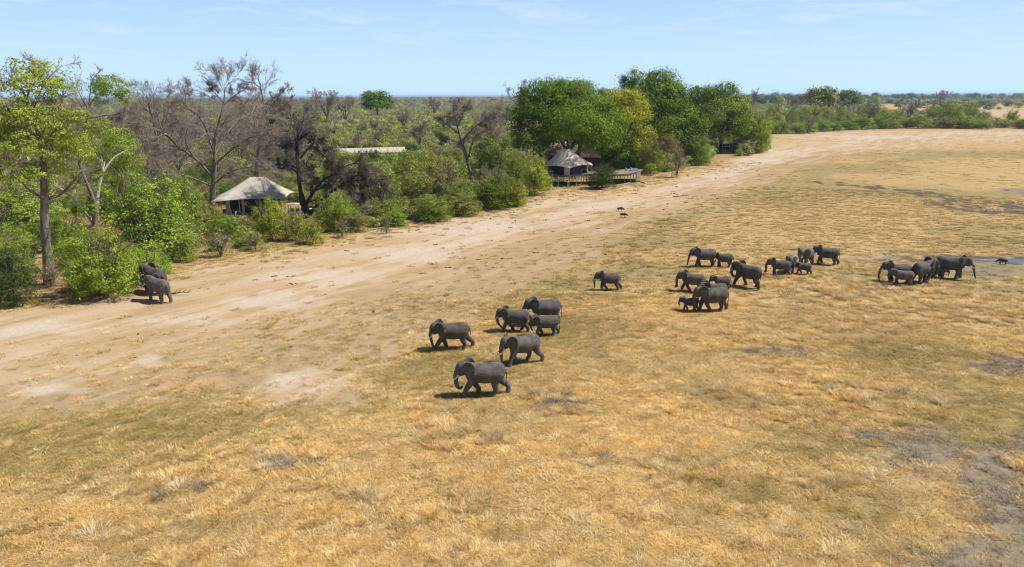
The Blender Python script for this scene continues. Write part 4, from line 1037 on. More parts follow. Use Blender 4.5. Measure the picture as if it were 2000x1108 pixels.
shrub(720, 390, 322, 100, 'pale', 'pale green bush behind the drooping dead twigs', 'loose')
shrub(640, 335, 290, 90, 'bright', 'bright bush in front of the left end of the long pale roof', 'loose')
shrub(770, 336, 298, 80, 'bright', 'bright bush in front of the right end of the long pale roof', 'dense')

# ---- shapes cut from the thicket where buildings stand
def bare_tree_parts(seed, h, spread=0.5, limbs=6, twig='twig_brown', bark='bark_grey', lv=(7, 7, 6), trunk_h=0.3, r0=0.03, limb_px=None, up=0.12, droop=0.0, rmin=0.012, wob=0.28, tside=3, fine=0):
    """trunk, branches and twigs of a leafless tree of height h; limb_px: explicit limbs (list of point lists)"""
    rg = np.random.default_rng(seed)
    if limb_px is None:
        tr = np.zeros((1, 6, 3))
        for i in range(6):
            tr[0, i] = (rg.normal() * 0.012 * h * (i > 0), rg.normal() * 0.012 * h * (i > 0), trunk_h * h * i / 5)
        TR = np.linspace(r0, r0 * 0.7, 6)[None] * h
        L1 = []; 
        for k in range(limbs):
            a = 6.28 * k / limbs + rg.uniform(-.4, .4); o = spread * rg.uniform(0.5, 1.0) * h * 0.6
            top = h * rg.uniform(0.7, 0.95)
            p = [tr[0, -1] - np.array([0, 0, rg.uniform(0, .1) * h])]
            for i in range(1, 6):
                f = i / 5
                p.append(p[0] + np.array([math.cos(a) * o * f, math.sin(a) * o * f, (top - p[0][2]) * f ** (0.8)]) + rg.normal(size=3) * 0.02 * h)
            L1.append(p)
        L1 = np.array(L1); R1 = np.linspace(r0 * 0.55, r0 * 0.18, 6)[None].repeat(len(L1), 0) * h
    else:
        allc = [catmull(np.array(q[0], float), 10) for q in limb_px]
        tr = np.array([allc[0]]); TR = np.array([np.linspace(limb_px[0][1], limb_px[0][2], 10)])
        L1 = np.array(allc[1:]); R1 = np.array([np.linspace(q[1], q[2], 10) for q in limb_px[1:]])
    b2 = grow(rg, L1, R1, lv[0], 0.25, 1.0, 25, 60, 0.42, 6, up, wob, 0.5, droop=droop)
    b3 = grow(rg, *b2, lv[1], 0.2, 1.0, 20, 60, 0.52, 4, up, wob, 0.5, droop=droop)
    b4 = grow(rg, *b3, lv[2], 0.15, 1.0, 15, 60, 0.6, 3, up * .7, wob, 0.5, droop=droop)
    tw_ = [tubes(*b3, 3, rmin * 0.9), tubes(*b4, tside, rmin * 0.75)]
    if fine: tw_.append(tubes(*grow(rg, *b4, fine, 0.1, 1.0, 20, 70, 0.85, 2, up * .5, wob, 0.6, droop=droop), 3, rmin * 0.6))
    out = dict(trunk=mesh_np('trunk', *tubes(tr, TR, 10), M[bark], True),
               branches=mesh_np('branches', *join([tubes(L1, R1, 6, rmin), tubes(*b2, 4, rmin)]), M[bark], True),
               twigs=mesh_np('twigs', *join(tw_), M[twig]))
    return out, (b2, b3, b4)
def put_tree(name, label, cat, loc, parts, rotz=0, scale=1, group=None, foliage=None, color=None):
    t = thing(name, label, cat, (loc[0], loc[1], gz(loc[0], loc[1]) - 0.05), rotz, group, scale)
    for k in ('trunk', 'branches', 'twigs'):
        if k in parts and parts[k]: obj(k, parts[k], t)
    if foliage:
        for me, col in foliage: obj('foliage', me, t, color=col)
    placed.append((loc[0], loc[1], 1.5))
    return t
def hero(name, label, cat, base_px, limbs, lobes=(), tone='bright', leaf=0.3, clumps=400, per=30, clump_r=0.9, seed=1, group=None, lv=(6, 6, 5), depth_rot=0.0,
         bark='bark_grey', twig='twig_brown', rmin=0.014, up=0.12, droop=0.0, wob=0.28, flat=0.6, inner=0.25, ry=1.0, low=-0.55, upb=.7, fine=0):
    """tree whose limbs and leaf lobes are given where the photo shows them (px, py, metres behind the trunk) and turned into metres about its base"""
    base = P(*base_px); right, away = rot_frame(base)
    def loc(q):
        w = PY(q[0], q[1], base) - base
        d = (q[2] if len(q) > 2 else 0.0)
        s = 1 + d / math.hypot(base.x, base.y)
        w = Vector((0, 0, CAM_H)) + (w + base - Vector((0, 0, CAM_H))) * s - base
        return (w.x, w.y, w.z)
    LP = [([loc(q) for q in L[0]], L[1], L[2]) for L in limbs]
    parts, lev = bare_tree_parts(seed, 10, limb_px=LP, lv=lv, bark=bark, twig=twig, rmin=rmin, up=up, droop=droop, wob=wob, fine=fine)
    fol = []
    if lobes:
        sc = math.hypot(base.length, CAM_H) / F_PX
        rg = np.random.default_rng(seed + 50)
        by = {}
        for L in lobes: by.setdefault(L[5] if len(L) > 5 else tone, []).append(L)
        tot = sum(L[2] * L[3] for L in lobes)
        for tn, ls in by.items():
            lo = []
            for L in ls:
                c = loc((L[0], L[1], L[4])); lo.append((c[0], c[1], c[2], L[2] * sc, L[2] * sc * ry, L[3] * sc))
            share = sum(L[2] * L[3] for L in ls) / tot
            V, F, sh, cc = crown(rg, lo, int(clumps * share), per, clump_r, leaf, flat=flat, inner=inner, low=low, upb=upb)
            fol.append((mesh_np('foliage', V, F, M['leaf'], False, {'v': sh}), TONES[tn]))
    return put_tree(name, label, cat, (base.x, base.y), parts, 0, 1, group, fol), lev, base

# ---- the tall trees at the left edge
hero('tall_tree', 'tallest tree at the left edge, thick trunk, yellow-green leaves and bare topmost branches', 'tree', (95, 556),
     [([(95, 556), (93, 500), (88, 440), (87, 400), (86, 350), (84, 305)], 0.62, 0.36),
      ([(84, 320), (80, 280), (68, 240), (55, 200), (40, 165, -1)], 0.30, 0.06),
      ([(55, 205), (44, 178), (22, 150), (8, 132)], 0.13, 0.03), ([(50, 200), (60, 165), (70, 135), (66, 120)], 0.12, 0.03),
      ([(60, 225), (76, 185), (92, 155), (118, 130)], 0.13, 0.03), ([(84, 330), (100, 290), (112, 240, 2), (122, 190, 3), (125, 165, 3)], 0.22, 0.04),
      ([(88, 335, 0), (60, 318, -2), (30, 312, -3), (5, 300, -3)], 0.2, 0.05), ([(60, 275), (30, 232, -2), (10, 205, -2), (-12, 190, -2)], 0.16, 0.04),
      ([(87, 388), (60, 372, -2), (36, 350, -3), (14, 335, -4)], 0.20, 0.06), ([(90, 388), (120, 378), (145, 350, -2), (165, 322, -2)], 0.22, 0.06),
      ([(88, 345), (115, 320, 3), (140, 305, 4), (160, 298, 5)], 0.16, 0.05), ([(84, 300), (100, 262, -3), (130, 235, -4), (150, 222, -4)], 0.16, 0.04)],
     [(20, 225, 45, 30, -1, 'lime'), (88, 232, 62, 26, 0, 'lime'), (60, 285, 85, 34, 1, 'lime'), (128, 262, 30, 40, -2, 'lime'), (10, 300, 30, 40, 2, 'lime'),
      (120, 170, 16, 14, 2, 'olive'), (70, 140, 12, 16, 0, 'olive'), (20, 165, 18, 10, 1, 'olive'), (30, 345, 40, 18, -2, 'lime'), (150, 235, 22, 20, -3, 'lime'), (105, 195, 20, 12, 1, 'olive'), (66, 165, 62, 40, 0, 'lime'), (-10, 245, 34, 30, 1, 'lime'), (140, 300, 30, 26, -1, 'lime'), (60, 330, 60, 14, 3, 'bright')],
     'lime', 0.21, 1150, 30, 0.62, 3, lv=(6, 6, 6), rmin=0.018, flat=0.5, inner=0.5)
hero('forked_tree', 'half dead forked tree left of the very large bush, green tuft on top', 'tree', (185, 466),
     [([(186, 455), (186, 430), (188, 398)], 0.52, 0.42),
      ([(187, 402), (176, 372), (160, 335), (155, 310), (163, 270), (167, 235), (175, 205)], 0.30, 0.12),
      ([(170, 215), (185, 190), (200, 178), (215, 160)], 0.13, 0.04), ([(170, 210), (158, 188), (150, 165), (160, 140)], 0.10, 0.03),
      ([(173, 212), (176, 180), (180, 155), (192, 142)], 0.10, 0.03), ([(168, 232), (200, 226), (225, 223), (243, 217)], 0.11, 0.03),
      ([(175, 200), (155, 210), (145, 218)], 0.08, 0.03)],
     [(218, 178, 32, 26, 0, 'bright'), (196, 168, 20, 18, 1, 'bright'), (240, 190, 10, 16, -1, 'bright'), (190, 262, 34, 28, 4, 'lime'), (235, 300, 34, 30, 5, 'bright'), (205, 318, 40, 20, 9, 'lime'), (245, 325, 30, 20, 9, 'bright'), (235, 275, 30, 22, 8, 'bright')],
     'bright', 0.22, 640, 34, 0.66, 5, lv=(4, 5, 5), rmin=0.018)
hero('dead_limb_tree', 'bleached dead trunk forking beside the forked tree, white bare limbs', 'tree', (183, 464),
     [([(183, 440), (186, 425), (188, 400)], 0.42, 0.36), ([(188, 402), (192, 370), (200, 340), (222, 308), (250, 292)], 0.32, 0.10),
      ([(181, 434), (160, 408), (135, 380), (108, 362)], 0.28, 0.11), ([(130, 376), (124, 356), (114, 340)], 0.09, 0.04), ([(200, 338), (200, 318), (196, 300)], 0.09, 0.04)],
     (), seed=8, lv=(3, 2, 2), bark='bark_pale', twig='twig_pale', rmin=0.02)
# ---- leafless giants behind the first tent
hero('bare_tree', 'huge leafless grey tree behind the first tent with a fork rising above the horizon', 'tree', (415, 412),
     [([(415, 412), (415, 380), (418, 345), (419, 310)], 0.62, 0.42), ([(419, 345), (420, 285), (425, 245), (436, 205), (440, 170)], 0.30, 0.07),
      ([(436, 200), (420, 182), (405, 165)], 0.14, 0.05), ([(436, 205), (460, 185), (480, 172)], 0.14, 0.05),
      ([(417, 350), (392, 318), (362, 295), (345, 280), (318, 258), (306, 215)], 0.28, 0.08), ([(335, 270), (300, 250), (270, 245), (250, 240)], 0.14, 0.04),
      ([(418, 300), (395, 235, 3), (365, 210, 4), (350, 185, 4)], 0.2, 0.05), ([(420, 320), (455, 290, -3), (490, 268, -5), (520, 262, -6)], 0.2, 0.06),
      ([(416, 360), (450, 335, -4), (490, 325, -6), (530, 318, -8)], 0.18, 0.05), ([(412, 362), (370, 345, -4), (330, 335, -6), (295, 330, -7)], 0.18, 0.05),
      ([(420, 300), (455, 245, 3), (490, 225, 4), (520, 235, 4)], 0.24, 0.06), ([(350, 290), (325, 262, -3), (300, 275, -4), (275, 300, -4)], 0.2, 0.05)],
     [(360, 305, 60, 30, 2, 'olive'), (440, 300, 50, 30, 3, 'olive')], 'olive', 0.16, 150, 14, 1.0, 13, lv=(10, 8, 6), rmin=0.026, up=0.05, fine=4)
hero('bare_tree', 'leafless grey tree behind the dark green one, its top above the horizon', 'tree', (500, 380),
     [([(500, 380), (502, 330), (506, 290)], 0.6, 0.45), ([(506, 300), (510, 250), (515, 210), (508, 165), (503, 152)], 0.36, 0.07),
      ([(515, 205), (535, 190), (558, 172)], 0.15, 0.04), ([(512, 240), (545, 215), (562, 195)], 0.15, 0.04), ([(508, 260), (480, 225), (468, 200)], 0.2, 0.05),
      ([(505, 290), (540, 270), (565, 262)], 0.2, 0.05), ([(504, 310), (470, 280), (450, 262)], 0.2, 0.05)],
     (), seed=17, lv=(9, 8, 6), rmin=0.028, up=0.08, fine=3)
hero('bare_tree', 'leafless grey-brown tree left of the huge one, low spreading crown', 'tree', (300, 372),
     [([(300, 372), (304, 320), (308, 280)], 0.5, 0.38), ([(308, 282), (300, 240), (290, 205), (285, 180)], 0.28, 0.06), ([(306, 275), (325, 235), (330, 200)], 0.25, 0.06),
      ([(304, 290), (275, 255), (262, 225)], 0.22, 0.05), ([(306, 300), (340, 280), (365, 250)], 0.22, 0.05)],
     (), seed=19, lv=(9, 8, 6), rmin=0.028, fine=3)
hero('dark_evergreen_tree', 'dark green dense tree right of the leafless giants', 'tree', (545, 360), [([(545, 360), (545, 320), (546, 280)], 0.4, 0.3), ([(546, 290), (540, 250), (545, 225)], 0.2, 0.06),
      ([(546, 290), (565, 250), (570, 230)], 0.2, 0.06)],
     [(545, 225, 28, 26, 0, 'dark'), (535, 262, 32, 30, -1, 'dark'), (560, 255, 26, 30, 1, 'dark'), (540, 300, 22, 24, 0, 'dark')], 'dark', 0.36, 260, 34, 0.9, 23, lv=(3, 3, 3), rmin=0.02)
# ---- the dark dead tree in front of the tent
hero('dead_tree', 'black dead tree beside the first tent with drooping masses of dark twigs', 'tree', (605, 428),
     [([(605, 428), (594, 400), (588, 380)], 0.62, 0.5), ([(590, 400), (584, 350), (580, 300), (582, 265), (580, 248)], 0.42, 0.16),
      ([(604, 415), (598, 400), (612, 375), (632, 350), (655, 340)], 0.42, 0.16), ([(604, 418), (618, 402), (640, 380), (665, 362), (690, 350)], 0.38, 0.14),
      ([(586, 310), (600, 292), (612, 280), (608, 265)], 0.2, 0.07), ([(583, 330), (565, 322), (548, 320)], 0.2, 0.06), ([(590, 312), (604, 330), (612, 345)], 0.14, 0.05),
      ([(612, 285), (628, 300, -1), (650, 318, -2), (670, 330, -2)], 0.14, 0.05), ([(655, 340), (680, 322), (705, 320), (735, 335)], 0.18, 0.05),
      ([(665, 350), (700, 342), (725, 350), (742, 370)], 0.16, 0.05), ([(650, 342), (672, 340, 1), (690, 360, 1), (700, 395, 1)], 0.15, 0.05),
      ([(600, 280), (620, 268), (635, 285), (645, 300)], 0.12, 0.04), ([(582, 270), (568, 275), (556, 290)], 0.10, 0.04)],
     (), seed=29, lv=(12, 10, 6), bark='bark_dark', twig='twig_dark', rmin=0.022, up=0.0, droop=0.10, fine=4)
# ---- bare tree right of the scrub
hero('bare_tree', 'leafless grey tree with a leaning trunk standing alone above the green bushes', 'tree', (924, 358),
     [([(924, 358), (918, 335), (912, 310), (903, 280), (898, 262)], 0.50, 0.36), ([(900, 268), (893, 245), (888, 225), (886, 205)], 0.26, 0.05),
      ([(903, 275), (925, 250), (945, 235), (960, 225)], 0.24, 0.05), ([(898, 262), (875, 245), (862, 232)], 0.18, 0.05), ([(914, 312), (922, 280, 2), (935, 260, 2), (965, 250, 3)], 0.26, 0.05),
      ([(893, 248), (905, 222), (915, 205)], 0.16, 0.04), ([(905, 285), (880, 272), (862, 268)], 0.14, 0.04)],
     (), seed=31, lv=(12, 9, 6), rmin=0.028, up=0.08, fine=4)
# ---- the great green trees
GG = 'great green trees of the tall row'
hero('shade_tree', 'huge dense deep green tree over the stilted tent', 'tree', (1112, 338),
     [([(1112, 338), (1110, 310), (1110, 285)], 1.0, 0.8), ([(1110, 300), (1080, 250), (1050, 220)], 0.5, 0.15), ([(1110, 300), (1140, 250), (1165, 230)], 0.5, 0.15),
      ([(1125, 330), (1130, 300), (1135, 260)], 0.7, 0.4), ([(1110, 290), (1105, 230), (1100, 190)], 0.5, 0.1), ([(1118, 300), (1160, 285), (1195, 275)], 0.3, 0.1)],
     [(1060, 185, 45, 27, 0), (1105, 185, 44, 27, 0), (1030, 215, 24, 38, 0), (1080, 220, 60, 38, -4), (1140, 215, 52, 42, -2), (1040, 262, 38, 34, 1), (1100, 262, 52, 26, -5), (1160, 262, 42, 34, -4), (1195, 262, 26, 32, 0), (1190, 238, 26, 26, -3),
      (1150, 250, 42, 26, -13), (1118, 228, 44, 28, -11), (1138, 248, 44, 20, -27), (1168, 258, 30, 20, -27), (1110, 240, 36, 20, -25), (1040, 284, 28, 18, -9), (1130, 180, 28, 20, 3), (1012, 240, 14, 34, 2), (1180, 290, 26, 18, -3)],
     'deep', 0.52, 760, 80, 2.0, 41, GG, lv=(4, 4, 3), rmin=0.04, flat=0.6, inner=0.15, ry=1.0)
hero('shade_tree', 'yellow-green rounded tree between the two huge deep green ones', 'tree', (1218, 330),
     [([(1218, 330), (1218, 300), (1216, 270)], 0.7, 0.5), ([(1216, 280), (1195, 230), (1190, 205)], 0.35, 0.1), ([(1216, 280), (1235, 240), (1240, 215)], 0.35, 0.1)],
     [(1205, 300, 40, 20, -1, 'mid'), (1190, 195, 32, 20, 0), (1225, 205, 32, 26, 0), (1245, 228, 24, 34, 0), (1215, 240, 38, 34, -3), (1250, 262, 24, 24, 0), (1240, 288, 26, 18, -2)],
     'yellow', 0.48, 340, 70, 1.8, 43, GG, lv=(4, 4, 3), rmin=0.04, flat=0.6, inner=0.15)
hero('shade_tree', 'tallest dome-shaped green tree of the row, rising well above the horizon', 'tree', (1290, 318),
     [([(1290, 318), (1290, 290), (1288, 262)], 0.9, 0.7), ([(1288, 275), (1260, 225), (1250, 185)], 0.45, 0.12), ([(1288, 275), (1310, 220), (1315, 185)], 0.45, 0.12), ([(1290, 300), (1320, 288), (1345, 290)], 0.3, 0.1)],
     [(1245, 162, 28, 22, 0), (1290, 165, 38, 24, 0), (1225, 180, 18, 24, 2), (1270, 195, 54, 34, -3), (1315, 205, 26, 38, 0), (1330, 240, 34, 34, 0), (1290, 248, 46, 36, -4), (1358, 258, 26, 30, 0), (1335, 282, 36, 16, -2), (1290, 280, 38, 16, -2)],
     'deep', 0.54, 620, 76, 2.0, 47, GG, lv=(4, 4, 3), rmin=0.04, flat=0.6, inner=0.15)
hero('shade_tree', 'rounded green and yellow tree at the right end of the tall row', 'tree', (1408, 298),
     [([(1408, 298), (1408, 275), (1406, 250)], 0.9, 0.7), ([(1406, 262), (1380, 220), (1375, 195)], 0.4, 0.12), ([(1406, 262), (1430, 220), (1435, 200)], 0.4, 0.12)],
     [(1375, 190, 34, 20, 0, 'deep'), (1415, 188, 28, 22, 0, 'deep'), (1360, 215, 26, 32, 0, 'mid'), (1405, 225, 40, 34, -4, 'bright'), (1443, 225, 24, 34, 0, 'bright'), (1385, 255, 30, 20, -3, 'deep'), (1450, 252, 22, 20, 0, 'bright'), (1420, 258, 28, 16, -2, 'mid')],
     'deep', 0.58, 460, 72, 2.2, 53, GG, lv=(4, 4, 3), rmin=0.045, flat=0.6, inner=0.15)
hero('shade_tree', 'single round dark green tree standing on the horizon above the scrub', 'tree', (737, 238),
     [([(737, 238), (737, 222), (737, 210)], 1.2, 0.9), ([(737, 215), (725, 200), (722, 192)], 0.4, 0.15), ([(737, 215), (748, 200), (752, 192)], 0.4, 0.15)],
     [(728, 190, 19, 12, 0), (744, 192, 18, 12, 0), (738, 205, 26, 10, 0), (752, 202, 14, 10, 0)], 'deep', 1.5, 160, 30, 3.2, 59, None, lv=(2, 2, 2), rmin=0.1)
hero('shade_tree', 'wide olive green tree standing above the far bush belt on the right', 'tree', (1605, 240),
     [([(1605, 240), (1605, 222), (1605, 205)], 1.0, 0.8), ([(1605, 210), (1592, 195), (1588, 185)], 0.4, 0.15), ([(1605, 210), (1620, 195), (1622, 185)], 0.4, 0.15)],
     [(1594, 184, 16, 11, 0), (1612, 182, 16, 12, 0), (1604, 196, 27, 12, 0), (1622, 205, 12, 9, 0)], 'olive', 1.5, 150, 28, 3.0, 61, None, lv=(4, 4, 3), rmin=0.09)
hero('shade_tree', 'compact dark green tree right of the wide olive one in the far belt', 'tree', (1657, 228),
     [([(1657, 228), (1657, 215), (1657, 205)], 1.0, 0.8), ([(1657, 210), (1648, 195), (1646, 188)], 0.4, 0.15), ([(1657, 210), (1664, 195), (1666, 188)], 0.4, 0.15)],
     [(1652, 186, 12, 9, 0), (1664, 188, 12, 10, 0), (1658, 198, 19, 10, 0)], 'deep', 1.6, 110, 28, 3.2, 67, None, lv=(2, 2, 2), rmin=0.1)
hero('bare_tree', 'leafless grey tree showing above the left shoulder of the huge deep green tree', 'tree', (1012, 262),
     [([(1012, 262), (1014, 230), (1016, 205)], 0.8, 0.6), ([(1016, 210), (1030, 180), (1034, 158)], 0.35, 0.08), ([(1016, 210), (996, 190), (988, 172)], 0.3, 0.08), ([(1014, 220), (985, 212), (970, 205)], 0.25, 0.08), ([(1015, 215), (1020, 185), (1018, 165)], 0.3, 0.08)],
     (), seed=71, lv=(8, 6, 5), rmin=0.05, up=0.08)

# ---- bare-tree prototypes and their copies
BT = [bare_tree_parts(200 + i, 10, 0.55 + 0.1 * (i % 3), 6, lv=(7, 7, 5), rmin=0.026 + 0.004 * (i % 2), fine=2)[0] for i in range(5)]
_q = random.Random(5)
BG = 'leafless trees in the scrub'
for px, by, ty, where in ((640, 248, 172, 'left of the two on the horizon above the long pale roof'), (676, 252, 186, 'with a dark stem above the long pale roof'), (610, 250, 190, 'half hidden right of the leafless giants'), (790, 262, 212, 'above the right end of the long pale roof'),
                      (850, 235, 190, 'far back left of the lone bare tree'), (960, 285, 205, 'right behind the lone bare tree'), (985, 262, 212, 'beside the huge deep green tree'), (1470, 218, 180, 'just right of the tall row on the horizon'),
                      (1510, 240, 205, 'pale, in the scrub right of the tall row'), (1550, 228, 188, 'left of the wide olive tree in the far belt'), (1640, 235, 196, 'between the wide olive tree and the dark green one'), (1700, 245, 200, 'pale-limbed in the middle of the far bush belt'),
                      (1772, 248, 196, 'standing up through the right part of the far bush belt'), (1835, 215, 180, 'on the far plain left of the last thickets'), (240, 300, 205, 'beyond the forked tree'), (560, 300, 215, 'behind the dark evergreen tree'),
                      (820, 300, 235, 'in the green scrub right of the long pale roof'), (700, 300, 262, 'small, in front of the long pale roof'), (350, 250, 195, 'far behind the leafless giants'), (1580, 262, 225, 'short one in the front of the far bush belt')):
    b = P(px, by); h = CAM_H * (1 - (ty - 188) / (by - 188)); pr = BT[_q.randrange(5)]
    put_tree('bare_tree', 'leafless grey tree ' + where, 'tree', (b.x, b.y), pr, _q.uniform(0, 6.28), h / 10 * 0.98, BG)

# ------------------------------------------------------------------ many alike plants as one object of kind stuff
def leaf_mat_inst():
    m, n, l, p, o = new_mat('leaf_far')
    at = N(n, 'ShaderNodeAttribute'); at.attribute_name = 'v'
    ti = N(n, 'ShaderNodeAttribute'); ti.attribute_type = 'INSTANCER'; ti.attribute_name = 'col'
    cc = N(n, 'ShaderNodeVectorMath', operation='SCALE'); l.new(ti.outputs['Color'], cc.inputs[0]); l.new(mrange(n, l, at.outputs['Fac'], 0, 1, 0.6, 1.4), cc.inputs['Scale'])
    l.new(cc.outputs[0], p.inputs['Base Color']); p.inputs['Roughness'].default_value = 0.65; p.inputs['Specular IOR Level'].default_value = 0.2
    tr = N(n, 'ShaderNodeBsdfTranslucent'); l.new(cc.outputs[0], tr.inputs['Color'])
    mx = n.new('ShaderNodeMixShader'); mx.inputs[0].default_value = 0.2
    l.new(p.outputs[0], mx.inputs[1]); l.new(tr.outputs[0], mx.inputs[2]); l.new(mx.outputs[0], o.inputs['Surface'])
    return m
M['leaf_far'] = leaf_mat_inst()
def scatter(name, label, protos, pts, scl, rz, col, mats=None, tilt=None):
    """protos: list of lists of (V, F quads, shade, material slot); one instance per point"""
    Vs, Fs, sh, mi, pid, b = [], [], [], [], [], len(pts)
    slots = []
    for k, pr in enumerate(protos):
        for V, F, s, mat in pr:
            if mat not in slots: slots.append(mat)
            Vs.append(V); Fs.append(F + b); b += len(V); sh.append(s); mi.append(np.full(len(F), slots.index(mat))); pid.append(np.full(len(V), k + 1))
    V = np.vstack([pts] + Vs); F = np.vstack(Fs)
    me = mesh_np(name, V, F, None, False, {'v': np.concatenate(sh)})
    for s in slots: me.materials.append(M[s])
    me.polygons.foreach_set('material_index', np.concatenate(mi).astype(np.int32))
    pad = len(V) - len(pts)
    def att(nm, typ, dat, key):
        a = me.attributes.new(nm, typ, 'POINT'); a.data.foreach_set(key, np.ascontiguousarray(dat).ravel())
    att('pid', 'INT', np.concatenate([np.zeros(len(pts))] + pid).astype(np.int32), 'value')
    att('scl', 'FLOAT_VECTOR', np.vstack([scl, np.ones((pad, 3))]).astype(np.float32), 'vector')
    R = np.zeros((len(V), 3), np.float32); R[:len(pts), 2] = rz
    if tilt is not None: R[:len(pts), :2] = tilt
    att('rot', 'FLOAT_VECTOR', R, 'vector')
    Cc = np.ones((len(V), 4), np.float32); Cc[:len(pts), :3] = col
    att('col', 'FLOAT_COLOR', Cc, 'color')
    pi_ = np.zeros(len(V), np.int32); pi_[:len(pts)] = np.random.default_rng(3).integers(0, len(protos), len(pts)); att('pick', 'INT', pi_, 'value')
    ng = bpy.data.node_groups.new(name, 'GeometryNodeTree')
    ng.interface.new_socket('Geometry', in_out='INPUT', socket_type='NodeSocketGeometry'); ng.interface.new_socket('Geometry', in_out='OUTPUT', socket_type='NodeSocketGeometry')
    n, l = ng.nodes, ng.links
    gi, go = n.new('NodeGroupInput'), n.new('NodeGroupOutput')
    def attr(nm, dt):
        a = n.new('GeometryNodeInputNamedAttribute'); a.data_type = dt; a.inputs['Name'].default_value = nm; return a.outputs['Attribute']
    cmp_ = n.new('FunctionNodeCompare'); cmp_.data_type = 'INT'; cmp_.operation = 'GREATER_THAN'; l.new(attr('pid', 'INT'), cmp_.inputs[2]); cmp_.inputs[3].default_value = 0
    se = n.new('GeometryNodeSeparateGeometry'); se.domain = 'POINT'; l.new(gi.outputs[0], se.inputs[0]); l.new(cmp_.outputs[0], se.inputs['Selection'])
    sp_ = n.new('GeometryNodeSplitToInstances'); sp_.domain = 'POINT'; l.new(se.outputs[0], sp_.inputs[0]); l.new(attr('pid', 'INT'), sp_.inputs['Group ID'])
    mp = n.new('GeometryNodeMeshToPoints'); l.new(se.outputs[1], mp.inputs[0])
    ip = n.new('GeometryNodeInstanceOnPoints'); l.new(mp.outputs[0], ip.inputs['Points']); l.new(sp_.outputs[0], ip.inputs['Instance'])
    ip.inputs['Pick Instance'].default_value = True; l.new(attr('pick', 'INT'), ip.inputs['Instance Index'])
    l.new(attr('rot', 'FLOAT_VECTOR'), ip.inputs['Rotation']); l.new(attr('scl', 'FLOAT_VECTOR'), ip.inputs['Scale'])
    l.new(ip.outputs[0], go.inputs[0])
    o = obj(name, me); md = o.modifiers.new('scatter', 'NODES'); md.node_group = ng
    return tag(o, label, None, None, 'stuff')

def bush_pieces(seed, cl, per, cr_, lf, nst=7):
    """light bush for the distance, 1 m tall, as pieces for scatter()"""
    rg = np.random.default_rng(seed); lobes = []
    for k in range(6):
        a = rg.uniform(0, 6.28); q = rg.uniform(0.1, 0.36); r = rg.uniform(0.2, 0.3)
        lobes.append((math.cos(a) * q, math.sin(a) * q, rg.uniform(0.3, 0.72), r, r, r * 0.85))
    for k in range(5): lobes.append((math.cos(k * 1.26) * 0.3, math.sin(k * 1.26) * 0.3, 0.16, 0.17, 0.17, 0.16))
    lobes.append((0, 0, 0.5, 0.34, 0.34, 0.36))
    V, F, sh, cc = crown(rg, lobes, cl, per, cr_, lf, zmin=0.04, low=-0.8)
    st = np.zeros((nst, 4, 3))
    for k in range(nst):
        a = rg.uniform(0, 6.28); o = rg.uniform(0.1, 0.4)
        for i in range(4): st[k, i] = (math.cos(a) * o * i / 3, math.sin(a) * o * i / 3, i / 3 * 0.8)
    R = np.linspace(0.014, 0.006, 4)[None].repeat(nst, 0)
    tv, tf = join([tubes(st, R, 3), tubes(*grow(rg, st, R, 5, 0.3, 1, 20, 55, 0.5, 3, 0.1, 0.25, 0.5), 3, 0.004)])
    return [(V, F, sh, 'leaf_far'), (tv, tf, np.zeros(len(tf)), 'twig_shrub')]
def mesh_pieces(me, mat):
    V = np.empty(len(me.vertices) * 3, np.float32); me.vertices.foreach_get('co', V)
    F = np.empty(len(me.loops), np.int32); me.loops.foreach_get('vertex_index', F)
    F = F.reshape(-1, 4); return (V.reshape(-1, 3), F, np.zeros(len(F)), mat)

# ---- the thicket behind the channel: candidates everywhere in the woodland, thinned by spacing
PROT = [((418, 342, 588, 412), 400), ((1060, 292, 1160, 362), 355), ((1150, 322, 1256, 358), 345), ((665, 280, 780, 291), 300), ((1398, 268, 1434, 302), 296),
        ((75, 300, 112, 560), 470), ((105, 290, 262, 442), 420), ((915, 275, 932, 350), 352), ((575, 255, 625, 420), 420), ((285, 520, 345, 600), 560)]
rgf = np.random.default_rng(21)
def candidates(d0, d1, n):
    d = np.sqrt(rgf.uniform(d0 ** 2, d1 ** 2, n)); a = np.radians(rgf.uniform(-52, 44, n))
    x, y = d * np.sin(a), d * np.cos(a)
    px, py, ok = to_px(x, y)
    w = wood_mask(px, py, ok) > 0.8
    return x[w], y[w], px[w], py[w], d[w]
cx, cy, cpx, cpy, cd = candidates(90, 420, 60000)
size = rgf.uniform(2.9, 6.2, len(cx)) * np.interp(cd, [90, 300], [0.85, 1.25]); 
hgt = size * rgf.uniform(0.62, 0.95, len(cx))
cell = {}
def near(x, y, r):
    i, j = int(x // 8), int(y // 8)
    for a in (-1, 0, 1):
        for b in (-1, 0, 1):
            for (u, v, q) in cell.get((i + a, j + b), ()):
                if (u - x) ** 2 + (v - y) ** 2 < (r + q) ** 2: return True
    return False
for (x, y, r) in placed: cell.setdefault((int(x // 8), int(y // 8)), []).append((x, y, min(r, 3.0)))
fill = []
